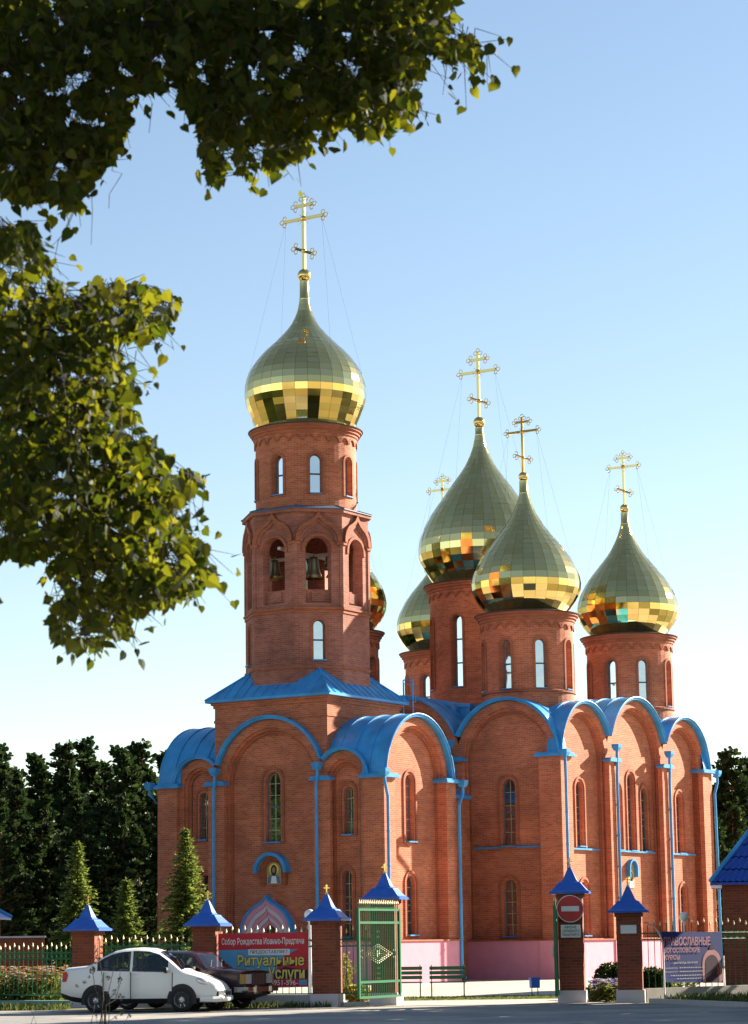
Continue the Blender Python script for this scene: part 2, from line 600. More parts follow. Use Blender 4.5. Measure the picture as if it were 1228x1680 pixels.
def tag(o, label=None, cat=None, group=None, kind=None):
    if label:
        o['label'] = label
    if cat:
        o['category'] = cat
    if group:
        o['group'] = group
    if kind:
        o['kind'] = kind
    return o


def copy_thing(o, parent=None):
    c = o.copy()
    COL.objects.link(c)
    if parent:
        c.parent = parent
    for ch in list(o.children):
        copy_thing(ch, c)
    return c


def arc(c, zc, r, a0, a1, n):
    return [(c + r * cos(a0 + (a1 - a0) * k / n), zc + r * sin(a0 + (a1 - a0) * k / n)) for k in range(n + 1)]


def arch(c, half, zb, zs, n=14):
    """closed outline of a round headed opening"""
    return [(c - half, zb), (c + half, zb)] + arc(c, zs, half, 0, pi, n)


# ================================================================== the setting
g = MB()
g.face([(-2500, -600, 0), (2500, -600, 0), (2500, 4000, 0), (-2500, 4000, 0)])
tag(g.build('ground', M['meadow']), kind='structure')
g = MB()
PITCHR = radians(-14)


def sheet(name, pts, z, mt):
    q = MB()
    q.plate([(p[0], p[1]) for p in pts], [], lambda a, b, d: Vector((a, b, z)), 0, 0, sides=False)
    return tag(q.build(name, mt), kind='structure')


sheet('road', [(-70, 30), (-70, 63.5), (-9, 62.7), (-1.0, 61.9), (6.0, 62.3), (6.6, 61.6), (8.2, 57.5), (10.4, 52), (12.0, 46), (14, 30)], 0.006, M['asphalt'])
sheet('yard', [(-0.8, 62.4), (5.6, 62.4), (6.2, 70.2), (20, 73), (30, 84), (40, 130), (-45, 135), (-40, 86), (-14, 84), (-3.2, 76), (-1.2, 68)], 0.010, M['paving'])
sheet('lawn', [(0.55, 67.6), (5.2, 67.6), (5.6, 70.6), (0.4, 70.6)], 0.016, M['lawn'])

# ================================================================== the church
K = Vector((0.1717, 92.998, 0))
church = empty('church', K, atan2(E_DIR.y, E_DIR.x), 'red brick church with five gilded onion domes, a bell tower and blue barrel roofs', 'church')


def mapW(x0):            # wall whose face looks west (towards -x), s runs along y
    return lambda s, z, d: Vector((x0 - d, s, z))


def mapE(x0):
    return lambda s, z, d: Vector((x0 + d, s, z))


def mapS(y0):            # wall whose face looks south (towards -y), s runs along x
    return lambda s, z, d: Vector((s, y0 - d, z))


def mapN(y0):
    return lambda s, z, d: Vector((s, y0 + d, z))


def window(mp, c, w, zb, zt, depth, parent, bars=1, rows=4, dark=False, sill=True, lead=True):
    """a window set in an arched opening: frame (part) > pane, sill"""
    zs = zt - w / 2
    fr = MB()
    t = 0.035
    n = 12
    o1 = [(c - w / 2, zb)] + arc(c, zs, w / 2, pi, 0, n) + [(c + w / 2, zb)]
    i1 = [(c - w / 2 + t, zb + t)] + arc(c, zs, w / 2 - t, pi, 0, n) + [(c + w / 2 - t, zb + t)]
    fr.strip(o1, i1, mp, depth - 0.03, depth + 0.03, 0)
    fr.box((c - w / 2 + t, zb, depth - 0.03), (c + w / 2 - t, zb + t, depth + 0.03), 0, lambda a, b, d: mp(a, b, d))
    zm = zb + (zt - zb) * 0.5
    fr.box((c - w / 2 + t, zm - 0.03, depth - 0.02), (c + w / 2 - t, zm + 0.03, depth + 0.035), 0, mp)
    k = 1 if lead else 0
    for r in range(1, rows):
        zz = zb + (zt - zb) * r / rows
        if abs(zz - zm) > 0.06:
            fr.box((c - w / 2 + t, zz - 0.012, depth - 0.01), (c + w / 2 - t, zz + 0.012, depth + 0.02), k, mp)
    for b in range(1, bars + 1):
        ss = c - w / 2 + w * b / (bars + 1)
        fr.box((ss - 0.012, zb + t, depth - 0.012), (ss + 0.012, zt - 0.06, depth + 0.023), k, mp)
    fo = fr.build('window', [M['frame'], M['lead']], parent)
    pn = MB()
    pn.plate(arch(c, w / 2 - 0.01, zb + 0.01, zs, n), [], mp, depth - 0.01, depth, sides=False)
    pn.build('pane', M['glass_dark'] if dark else M['glass'], fo)
    if sill:
        s = MB()
        s.box((c - w / 2 - 0.03, zb - 0.05, depth), (c + w / 2 + 0.03, zb - 0.002, depth + 0.36), 0, mp)
        s.build('sill', M['blue'], fo)
    return fo


def vault(mp, c, zc, R, dfront, dback, a0, a1, parent, seam=0.75, c0=0.0, c1=pi, full=0.46):
    """barrel roof of sheet metal with standing seams; front fascia hangs over the arch"""
    b = MB()
    n = 30
    T = 0.16
    out = arc(c, zc, R + 0.14, a0, a1, n)
    mid = arc(c, zc, R + 0.02, a0, a1, n)
    for k in range(n):
        p, q = out[k], out[k + 1]
        i, j = mid[k], mid[k + 1]
        b.face([mp(*p, dfront), mp(*q, dfront), mp(*q, max(dback, -full)), mp(*p, max(dback, -full))])
        b.face([mp(*p, dfront), mp(*q, dfront), mp(*j, dfront - 0.03), mp(*i, dfront - 0.03)])
        b.face([mp(*i, dfront - 0.03), mp(*j, dfront - 0.03), mp(*j, 0.0), mp(*i, 0.0)])
    b0, b1 = max(a0, c0), min(a1, c1)
    if dback < -full:
        deep = arc(c, zc, R + 0.14, b0, b1, n)
        for k in range(n):
            b.face([mp(*deep[k], 0.02 - full), mp(*deep[k + 1], 0.02 - full), mp(*deep[k + 1], dback), mp(*deep[k], dback)])
    # rolled edge
    b.tube([mp(*p, dfront) for p in arc(c, zc, R + 0.13, a0, a1, n)], 0.035, 0, 6)
    d = dfront - seam
    while d > dback + 0.05:
        e0, e1 = (a0, a1) if d > 0.02 - full else (b0, b1)
        lo, hi = arc(c, zc, R + 0.13, e0, e1, n), arc(c, zc, R + 0.175, e0, e1, n)
        b.strip(hi, lo, mp, d - 0.018, d + 0.018)
        d -= seam
    return b.build('barrel_roof', M['blue'], parent)


def facade(name, mp, s0, s1, spring, bays, wins, parent, vback, zbase=0.0, extra_holes=(), cut=0.34, full=0.46):
    """bays: (centre, arch radius). three stepped layers with arched recesses"""
    b = MB()
    ss = set([s0, s1])
    for c, R in bays:
        for k in range(33):
            ss.add(round(c + R * cos(pi * k / 32), 4))
    ss = sorted(x for x in ss if s0 <= x <= s1)

    def top(x):
        z = spring
        for c, R in bays:
            if abs(x - c) < R:
                z = max(z, spring + sqrt(R * R - (x - c) ** 2))
        return z
    outline = [(s0, zbase), (s1, zbase)] + [(x, top(x)) for x in reversed(ss)]
    b.plate(outline, [arch(c, R - 0.32, 1.62, spring, 28) for c, R in bays], mp, -0.13, 0, 0)
    b.plate(outline, [arch(c, R - 0.42, 1.62, spring, 28) for c, R in bays], mp, -0.22, -0.13, 0)
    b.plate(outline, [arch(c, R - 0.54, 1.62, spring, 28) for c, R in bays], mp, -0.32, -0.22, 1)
    holes = [arch(c, w / 2, zb, zt - w / 2, 12) for (c, w, zb, zt, *_r) in wins] + list(extra_holes)
    b.plate(outline, holes, mp, -0.75, -0.32, 0, back=True)
    for (c, w, zb, zt, *_r) in wins:          # raised brick surround
        n = 12
        o = [(c - w / 2 - 0.2, zb - 0.1)] + arc(c, zt - w / 2, w / 2 + 0.2, pi, 0, n) + [(c + w / 2 + 0.2, zb - 0.1)]
        i = [(c - w / 2 - 0.1, zb - 0.1)] + arc(c, zt - w / 2, w / 2 + 0.1, pi, 0, n) + [(c + w / 2 + 0.1, zb - 0.1)]
        b.strip(o, i, mp, -0.33, -0.27, 1)
    wall = b.build(name, [M['brick'], M['brick_trim']], parent)
    for (c, w, zb, zt, *r) in wins:
        window(mp, c, w, zb, zt, -0.52, parent, rows=r[0] if r else 5, dark=(r[1] if len(r) > 1 else True))
    for k, (c, R) in enumerate(bays):
        a0, a1 = 0.0, pi
        if k < len(bays) - 1:
            c2, R2 = bays[k + 1]
            r1, r2 = R + 0.14, R2 + 0.14
            x = (c + c2) / 2 + (r1 * r1 - r2 * r2) / (2 * (c2 - c))
            a0 = acos(max(-1, min(1, (x - c) / r1)))
        if k > 0:
            c2, R2 = bays[k - 1]
            r1, r2 = R + 0.14, R2 + 0.14
            x = (c + c2) / 2 + (r1 * r1 - r2 * r2) / (2 * (c2 - c))
            a1 = acos(max(-1, min(1, (x - c) / r1)))
        r_ = R + 0.14
        c1 = pi - acos(max(-1, min(1, (c - s0 - cut) / r_))) if k == 0 else pi
        c0 = acos(max(-1, min(1, (s1 - cut - c) / r_))) if k == len(bays) - 1 else 0.0
        vault(mp, c, spring, R, 0.23 + 0.004 * k, -vback[k], a0, a1, parent, 0.75, c0, c1, full)
    return wall


def pilaster(mp, s0, s1, spring, parent, out=0.2, cap=True):
    b = MB()
    b.box((s0, 0.0, -0.01), (s1, spring, out), 0, mp)
    b.build('pilaster', M['brick'], parent)
    if cap:
        impost_cap(mp, s0 - 0.12, s1 + 0.12, spring, parent, out)


def impost_cap(mp, s0, s1, spring, parent, out=0.2):
    b = MB()
    b.plate([(s0, spring), (s1, spring), (s1, spring + 0.09), (s1 - 0.12, spring + 0.17), (s0 + 0.12, spring + 0.17), (s0, spring + 0.09)], [],
            mp, -0.02, out + 0.14, 0, back=True)
    b.build('impost_cap', M['blue'], parent)


def downpipe(path, parent, r=0.062, funnel=True):
    b = MB()
    b.tube(path, r, 0, 10)
    p = Vector(path[0])
    if funnel:
        for (q0, q1, z0, z1) in ((0.10, 0.16, -0.02, 0.12), (0.16, 0.17, 0.12, 0.26)):
            lo = [p + Vector((x * q0, y * q0, z0)) for x, y in ((-1, -1), (1, -1), (1, 1), (-1, 1))]
            hi = [p + Vector((x * q1, y * q1, z1)) for x, y in ((-1, -1), (1, -1), (1, 1), (-1, 1))]
            for k in range(4):
                b.face([lo[k], lo[(k + 1) % 4], hi[(k + 1) % 4], hi[k]])
            b.face(hi)
            b.face(lo)
    for k in range(len(path) - 1):
        a, c = Vector(path[k]), Vector(path[k + 1])
        L = (c - a).length
        if L > 1.5:
            for q in range(1, int(L / 1.3) + 1):
                t = a + (c - a) * min(0.999, q * 1.3 / L)
                b.tube([t - Vector((0, 0, 0.03)), t + Vector((0, 0, 0.03))], r + 0.015, 0, 10)
    return b.build('downpipe', M['blue'], parent)


# ---- narthex
SPN, AXN = 7.75, 5.15
NL = 5.0
facade('narthex_wall', mapW(0), 0, 10.3, SPN, [(1.73, 1.1), (5.15, 2.5), (8.57, 1.1)],
       [(1.73, 0.42, 5.68, 7.5, 4, False), (5.25, 0.72, 5.5, 8.22, 6, False), (8.6, 0.42, 5.7, 7.55, 4, False), (1.85, 0.42, 1.8, 4.3, 5, True), (8.5, 0.42, 1.8, 4.3, 5, True)],
       church, [2.4, 0.04, 2.4], extra_holes=[arch(5.15, 0.5, 0.05, 1.9, 10)])
facade('narthex_side_wall', mapS(0), 0, NL, SPN, [(2.5, 2.45)],
       [(2.5, 0.6, 5.42, 8.0, 6, False), (2.5, 0.6, 1.85, 4.1, 5, True)], church, [2.6], cut=0.06, full=0.85)
facade('narthex_side_wall', mapN(10.3), 0, NL, SPN, [(2.5, 2.45)],
       [(2.5, 0.6, 5.42, 8.0, 6, False)], church, [2.6], cut=0.06, full=0.85)
mw, ms, mn = mapW(0), mapS(0), mapN(10.3)
for c in (2.65, 7.65):
    pilaster(mw, c - 0.38, c + 0.38, SPN, church, 0.16)
for (x0, x1, y0, y1) in ((-0.2, 0.62, -0.2, 0.75), (-0.2, 0.62, 9.55, 10.5), (4.45, 5.2, -0.2, 0.6), (4.45, 5.2, 9.7, 10.5)):
    b = MB()
    b.box((x0, y0, 0), (x1, y1, SPN))
    b.build('corner_pilaster', M['brick'], church)
    b = MB()
    b.box((x0 - 0.16, y0 - 0.16, SPN), (x1 + 0.12, y1 + 0.12, SPN + 0.1))
    b.box((x0 - 0.1, y0 - 0.1, SPN + 0.1), (x1 + 0.06, y1 + 0.06, SPN + 0.17))
    b.build('impost_cap', M['blue'], church)
# pink plinth all round the west part
b = MB()
b.box((-0.28, -0.28, 0), (4.9, 0.2, 1.6))
b.box((-0.28, 10.1, 0), (4.9, 10.58, 1.6))
b.box((-0.28, 0.2, 0), (0.2, 4.2, 1.6))
b.box((-0.28, 6.1, 0), (0.2, 10.1, 1.6))
b.box((4.9, -0.28, 0), (5.26, 1.6, 1.6))
for s, mp_ in (((-0.28, -0.28), 0),):
    pass
b.build('plinth', M['pink'], church)
b = MB()
b.box((-0.34, -0.34, 1.6), (5.3, 0.0, 1.66))
b.box((-0.34, 0.0, 1.6), (0.0, 4.2, 1.66))
b.box((-0.34, 6.1, 1.6), (0.0, 10.3, 1.66))
b.build('plinth_coping', M['brick_trim'], church)

# ---- tower base cube
CU0, CU1, CV0, CV1, CZ = 0.05, 5.42, 2.5, 7.85, 11.15
b = MB()
b.box((CU0 + 0.78, CV0, 7.0), (CU1, CV1, CZ - 0.32))
b.plate([(CV0, 8.1), (CV0, CZ - 0.32), (CV1, CZ - 0.32), (CV1, 8.1)] + arc(5.15, SPN, 2.42, math.asin(0.35 / 2.42), pi - math.asin(0.35 / 2.42), 24), [], mapW(CU0), -0.78, 0, 0)
b.box((CU0 - 0.03, CV0 - 0.03, CZ - 0.9), (CU1 + 0.03, CV1 + 0.03, CZ - 0.8))
b.box((CU0 - 0.05, CV0 - 0.05, CZ - 0.32), (CU1 + 0.05, CV1 + 0.05, CZ - 0.2))
b.box((CU0 - 0.12, CV0 - 0.12, CZ - 0.2), (CU1 + 0.12, CV1 + 0.12, CZ - 0.08))
b.build('tower_base', M['brick'], church)
TX, TY = (CU0 + CU1) / 2, (CV0 + CV1) / 2
EV = (CU1 - CU0) / 2 + 0.28
b = MB()
sl_ = 0.86
apx = Vector((TX, TY, CZ + EV * sl_))
cs = [Vector((TX + sx * EV, TY + sy * EV, CZ)) for sx, sy in ((-1, -1), (1, -1), (1, 1), (-1, 1))]
for k in range(4):
    p, q = cs[k], cs[(k + 1) % 4]
    b.face([p, q, apx])
    b.face([p, q, q - Vector((0, 0, 0.1)), p - Vector((0, 0, 0.1))])
    for j in range(1, 13):                       # standing seams
        t = j / 13
        base = p.lerp(q, t)
        mid = (p + q) / 2
        inward = (Vector((TX, TY, CZ)) - mid).normalized()
        run = min(base.lerp(p, 0).length and (base - p).length, (base - q).length)
        run = min(run, EV)
        end = base + inward * run + Vector((0, 0, run * sl_))
        b.tube([base + Vector((0, 0, 0.01)), end + Vector((0, 0, 0.01))], 0.022, 0, 4)
    b.tube([p, apx], 0.05, 0, 6)
b.face([c - Vector((0, 0, 0.1)) for c in cs])
b.build('tower_skirt_roof', M['blue'], church)

# ---- octagonal belfry
AP = 2.36
HS = AP * math.tan(pi / 8)


def octmap(k, ap=AP):
    a = k * pi / 4
    Nn, Tt = Vector((cos(a), sin(a), 0)), Vector((-sin(a), cos(a), 0))
    base = Vector((TX, TY, 0))
    return lambda s, z, d: base + Nn * (ap + d) + Tt * (s * (ap + d) / ap) + Vector((0, 0, z))


def octband(mb, z0, z1, d0, d1, mi=0):
    for k in range(8):
        mp = octmap(k)
        mb.plate([(-HS, z0), (HS, z0), (HS, z1), (-HS, z1)], [], mp, d0, d1, mi)


b = MB()
for k in range(8):
    mp = octmap(k)
    lo = [(-HS, 11.0), (HS, 11.0), (HS, 14.6), (-HS, 14.6)]
    diag = k % 2 == 1
    b.plate(lo, [arch(0, 0.24, 12.6, 13.95, 10)] if diag else [], mp, -0.42, 0, 0)
    if diag:
        o = [(-0.34, 12.55)] + arc(0, 13.95, 0.34, pi, 0, 10) + [(0.34, 12.55)]
        i = [(-0.24, 12.55)] + arc(0, 13.95, 0.24, pi, 0, 10) + [(0.24, 12.55)]
        b.strip(o, i, mp, -0.05, 0.04, 1)
octband(b, 12.26, 12.36, 0.0, 0.05, 1)
octband(b, 14.6, 14.68, -0.3, 0.09, 1)
octband(b, 14.46, 14.6, -0.3, 0.04, 1)
b.build('tower_octagon', [M['brick_belfry'], M['brick_trim']], church)
for k in (1, 3, 5, 7):
    window(octmap(k), 0, 0.48, 12.6, 14.19, -0.2, church, bars=0, rows=1, lead=False, sill=True)
b = MB()
for k in range(8):
    mp = octmap(k)
    b.plate([(-HS, 14.68), (HS, 14.68), (HS, 18.5), (-HS, 18.5)], [arch(0, 0.52, 14.85, 17.0, 14)], mp, -0.34, 0, 0, back=True)
    # raised rim of the opening
    b.strip([(-0.66, 16.9)] + arc(0, 17.0, 0.66, pi, 0, 14) + [(0.66, 16.9)], [(-0.54, 16.9)] + arc(0, 17.0, 0.54, pi, 0, 14) + [(0.54, 16.9)], mp, -0.02, 0.05, 1)
    # parapet in the opening
    b.plate([(-0.519, 14.86), (0.519, 14.86), (0.519, 15.42), (-0.519, 15.42)], [], mp, -0.32, -0.2, 0, back=True)
    b.plate([(-0.27, 14.95), (0.27, 14.95), (0.27, 15.35), (-0.27, 15.35)], [], mp, -0.2, -0.16, 0)
    # shafts at the corners
    for s in (-1, 1):
        b.box((s * HS - 0.13 if s > 0 else -HS, 14.68, 0.0), (HS if s > 0 else -HS + 0.13, 17.2, 0.05), 0, mp)
        b.box((s * HS - 0.26 if s > 0 else -HS, 17.2, 0.0), (HS if s > 0 else -HS + 0.26, 17.32, 0.10), 1, mp)
    # ogee gable over the opening
    og = [(-0.9, 17.32), (-0.88, 17.55), (-0.8, 17.78), (-0.62, 18.0), (-0.38, 18.13), (-0.16, 18.28), (0, 18.52)]
    og = og + [(-x, z) for x, z in reversed(og[:-1])]
    ig = [(-0.74, 17.32), (-0.72, 17.52), (-0.65, 17.7), (-0.5, 17.87), (-0.31, 17.98), (-0.14, 18.1), (0, 18.28)]
    ig = ig + [(-x, z) for x, z in reversed(ig[:-1])]
    b.strip(og, ig, mp, -0.02, 0.14, 1)
    ih = [(x * 0.86, 17.32 + (z - 17.32) * 0.84) for x, z in ig]
    b.strip(ig, ih, mp, -0.02, 0.07, 0)
octband(b, 18.5, 18.64, -0.4, 0.12, 0)
b.build('belfry', [M['brick_belfry'], M['brick_trim']], church)
b = MB()
b.lathe([(0.01, 14.62), (2.2, 14.62)], TX, TY, 8)
b.build('belfry_floor', M['wood'], church)
b = MB()
b.lathe([(0.01, 18.3), (2.2, 18.3)], TX, TY, 8)
b.build('belfry_ceiling', M['wood'], church)
b = MB()
oct_r = (AP + 0.16) / cos(pi / 8)
for k in range(8):
    a0, a1 = (k - 0.5) * pi / 4, (k + 0.5) * pi / 4
    P = lambda a, r, z: Vector((TX + r * cos(a), TY + r * sin(a), z))
    b.face([P(a0, oct_r, 18.66), P(a1, oct_r, 18.66), P(a1, 2.12, 18.86), P(a0, 2.12, 18.86)])
    b.face([P(a0, oct_r, 18.66), P(a1, oct_r, 18.66), P(a1, oct_r, 18.63), P(a0, oct_r, 18.63)])
    b.face([P(a0, oct_r, 18.63), P(a1, oct_r, 18.63), P(a1, 2.0, 18.645), P(a0, 2.0, 18.645)])
    b.tube([P(a0, oct_r, 18.67), P(a0, 2.12, 18.87)], 0.025, 0, 5)
b.build('belfry_roof', M['dull'], church)
# bells on a beam
beam = MB()
for dx, dy in ((1, 0), (0, 1)):
    beam.box((TX - 2.0 * dx - 0.07 * dy, TY - 2.0 * dy - 0.07 * dx, 17.0 + 0.1 * dx), (TX + 2.0 * dx + 0.07 * dy, TY + 2.0 * dy + 0.07 * dx, 17.12 + 0.1 * dx))
beam_o = beam.build('bell_beam', M['white_plaster'], church)
for (bx, by, sc_) in ((-1.0, -1.0, 1.0), (-0.55, -0.1, 0.8), (-1.2, 0.75, 0.9), (0.7, -0.8, 0.7), (-1.45, -0.35, 0.55), (-0.6, -1.45, 0.6)):
    q = MB()
    pr = [(0.01, 1.0), (0.16, 0.98), (0.2, 0.85), (0.23, 0.5), (0.3, 0.2), (0.42, 0.0), (0.36, 0.02), (0.01, 0.5)]
    q.lathe([(r * sc_, 16.9 - 0.95 * sc_ + z * sc_ * 0.9) for r, z in pr], TX + bx, TY + by, 18)
    q.tube([(TX + bx, TY + by, 16.85), (TX + bx, TY + by, 17.05)], 0.03)
    q.tube([(TX + bx, TY + by, 16.5), (TX + bx, TY + by, 16.9 - sc_)], 0.03)
    q.build('bell', M['bell'], beam_o, smooth=True)

# ---- drums and domes
DOME_P = None


def smoothprof(pts, n):
    """Catmull-Rom through (r,z) points, n pieces per span"""
    out = []
    P = [pts[0]] + pts + [pts[-1]]
    for k in range(1, len(P) - 2):
        for j in range(n):
            t = j / n
            v = []
            for q in (0, 1):
                a, b_, c, d = P[k - 1][q], P[k][q], P[k + 1][q], P[k + 2][q]
                v.append(0.5 * (2 * b_ + (c - a) * t + (2 * a - 5 * b_ + 4 * c - d) * t * t + (3 * b_ - a - 3 * c + d) * t ** 3))
            out.append((max(0.005, v[0]), v[1]))
    out.append(pts[-1])
    return out


def drum(cx, cy, R, z0, z1, zb, zt, half, ringz, seed, mat='brick'):
    """cylinder with eight round headed windows, arcature and cornice"""
    b = MB()
    mids = []
    for k in range(8):
        c = k * pi / 4
        hw = half / R
        st = [c - pi / 8, c - pi / 8 + 0.4 * (pi / 8 - hw)] + [c + hw * t for t in (-1, -0.92, -0.75, -0.5, -0.2, 0.2, 0.5, 0.75, 0.92, 1)] + [c + pi / 8 - 0.4 * (pi / 8 - hw), c + pi / 8]
        P = lambda a, r, z: Vector((cx + r * cos(a), cy + r * sin(a), z))

        def top(a):
            s = abs(a - c) * R
            return zt - half + sqrt(max(0, half * half - s * s))
        for i in range(len(st) - 1):
            a, d = st[i], st[i + 1]
            uv = lambda z_a, z_b, z_c, z_d: [(a * R, z_a), (d * R, z_b), (d * R, z_c), (a * R, z_d)]
            if a >= c - hw - 1e-6 and d <= c + hw + 1e-6:
                b.face([P(a, R, z0), P(d, R, z0), P(d, R, zb), P(a, R, zb)], 0, uv(z0, z0, zb, zb))
                b.face([P(a, R, top(a)), P(d, R, top(d)), P(d, R, z1), P(a, R, z1)], 0, uv(top(a), top(d), z1, z1))
                b.face([P(a, R, top(a)), P(d, R, top(d)), P(d, R - 0.34, top(d)), P(a, R - 0.34, top(a))], 0)
                b.face([P(a, R, zb), P(d, R, zb), P(d, R - 0.34, zb), P(a, R - 0.34, zb)], 0)
            else:
                b.face([P(a, R, z0), P(d, R, z0), P(d, R, z1), P(a, R, z1)], 0, uv(z0, z0, z1, z1))
        for a in (c - hw, c + hw):
            b.face([P(a, R, zb), P(a, R - 0.34, zb), P(a, R - 0.34, top(a)), P(a, R, top(a))], 0)
        mp = lambda s, z, d, c=c: Vector((cx + (R + d) * cos(c + s / R), cy + (R + d) * sin(c + s / R), z))
        n = 12
        o = [(-half - 0.12, zb - 0.06)] + arc(0, zt - half, half + 0.12, pi, 0, n) + [(half + 0.12, zb - 0.06)]
        i = [(-half - 0.02, zb - 0.06)] + arc(0, zt - half, half + 0.02, pi, 0, n) + [(half + 0.02, zb - 0.06)]
        b.strip(o, i, mp, -0.02, 0.045, 1)
        mids.append(mp)
    # arcature below the cornice
    na = 24 if R < 2.2 else 28
    for k in range(na):
        c = 2 * pi * (k + 0.5) / na
        w = pi * R / na
        mp = lambda s, z, d, c=c: Vector((cx + (R + d) * cos(c + s / R), cy + (R + d) * sin(c + s / R), z))
        b.strip([(-w, z1 - 0.42)] + arc(0, z1 - 0.42, w, pi, 0, 8)[1:-1] + [(w, z1 - 0.42)], [(-w + 0.06, z1 - 0.46)] + arc(0, z1 - 0.46, w - 0.06, pi, 0, 8)[1:-1] + [(w - 0.06, z1 - 0.46)], mp, -0.02, 0.06, 1)
        b.plate([(-w, z1 - 0.42)] + arc(0, z1 - 0.42, w, pi, 0, 8)[1:-1] + [(w, z1 - 0.42), (w, z1 - 0.1), (-w, z1 - 0.1)], [], mp, 0.0, 0.05, 0, sides=False)
    pr = [(R + 0.05, z1 - 0.14), (R + 0.10, z1 - 0.1), (R + 0.10, z1), (R + 0.17, z1 + 0.02), (R + 0.17, z1 + 0.11), (R + 0.25, z1 + 0.14), (R + 0.25, z1 + 0.22)]
    b.lathe(pr, cx, cy, 48, 1)
    if ringz:
        b.lathe([(R, ringz - 0.05), (R + 0.06, ringz - 0.02), (R + 0.06, ringz + 0.05), (R, ringz + 0.09)], cx, cy, 48, 1)
    dr = b.build('drum', [M[mat], M['brick_trim']], church)
    cp = MB()
    cp.lathe([(R + 0.25, z1 + 0.22), (R + 0.3, z1 + 0.22), (R + 0.31, z1 + 0.255), (R - 0.5, z1 + 0.42)], cx, cy, 48)
    cp.build('cornice_flashing', M['darkmetal'], dr)
    for mp in mids:
        flat = mp(0, 0, 0)
        nn = Vector((flat.x - cx, flat.y - cy, 0)).normalized()
        tt = Vector((-nn.y, nn.x, 0))
        base = Vector((cx, cy, 0)) + nn * R
        m2 = lambda s, z, d, base=base, nn=nn, tt=tt: base + nn * d + tt * s + Vector((0, 0, z))
        n = 12
        fr = MB()
        t = 0.04
        zs = zt - half
        fr.strip([(-half, zb)] + arc(0, zs, half, pi, 0, n) + [(half, zb)], [(-half + t, zb + t)] + arc(0, zs, half - t, pi, 0, n) + [(half - t, zb + t)], m2, -0.26, -0.2)
        k = max(2, round((zt - zb) / 1.05))
        for r in range(1, k):
            zz = zb + (zt - zb) * r / k
            fr.box((-half + t, zz - 0.03, -0.25), (half - t, zz + 0.03, -0.19), 0, m2)
        fo = fr.build('window', M['frame'], dr)
        pn = MB()
        pn.plate(arch(0, half - 0.01, zb + 0.01, zs, n), [], m2, -0.24, -0.23, sides=False)
        pn_o = pn.build('window_pane', M['glass'], dr)
        pn_o.parent = dr
        s = MB()
        s.box((-half, zb - 0.04, -0.2), (half, zb, 0.07), 0, m2)
        s.build('window_sill', M['blue'], dr)
    return dr


def eight_cross(cx, cy, z0, ztop, zbar, half, zlow, parent):
    """gilded cross with three bars lying across the church (along y)"""
    b = MB()
    t = half * 0.055
    H = ztop - z0
    b.box((cx - t, cy - t, z0), (cx + t, cy + t, ztop - 0.16))

    def trefoil(p, dirs, r):
        for d in dirs:
            d = Vector(d)
            c = p + d * r * 1.5
            ring = []
            side = Vector((0, d.z, -d.y))
            for k in range(9):
                a = 2 * pi * k / 8
                ring.append(c + (d * cos(a) + side * sin(a)) * r)
            b.tube(ring, r * 0.22, 0, 5, False)
        b.ball(p, r * 0.7, 0, 8)
    r = half * 0.085
    ztb = zbar + (ztop - zbar) * 0.55
    for (z, h) in ((zbar, half * 0.86), (ztb, half * 0.36)):
        b.box((cx - t * 0.9, cy - h, z - t), (cx + t * 0.9, cy + h, z + t))
        for s in (-1, 1):
            trefoil(Vector((cx, cy + s * h, z)), ((0, s, 0), (0, 0, 1), (0, 0, -1)), r)
    trefoil(Vector((cx, cy, ztop - 0.18)), ((0, 0, 1), (0, 1, 0), (0, -1, 0)), r)
    # slanted foot bar
    h = half * 0.36
    A, B = Vector((cx, cy - h, zlow - h * 0.42)), Vector((cx, cy + h, zlow + h * 0.42))
    b.tube([A, B], t * 1.1, 0, 6)
    for P, s in ((A, -1), (B, 1)):
        trefoil(P, ((0, s, 0), (0, 0, 1), (0, 0, -1)), r)
    b.ball(Vector((cx, cy, zbar)), half * 0.12)
    b.ball(Vector((cx, cy, zlow)), half * 0.1)
    for k in range(12):                                # rays
        a = 2 * pi * (k + 0.5) / 12
        b.tube([Vector((cx, cy, zbar)), Vector((cx, cy + half * 0.3 * cos(a), zbar + half * 0.3 * sin(a)))], [half * 0.02, half * 0.004], 0, 4)
    return b.build('cross', M['brass'], parent)


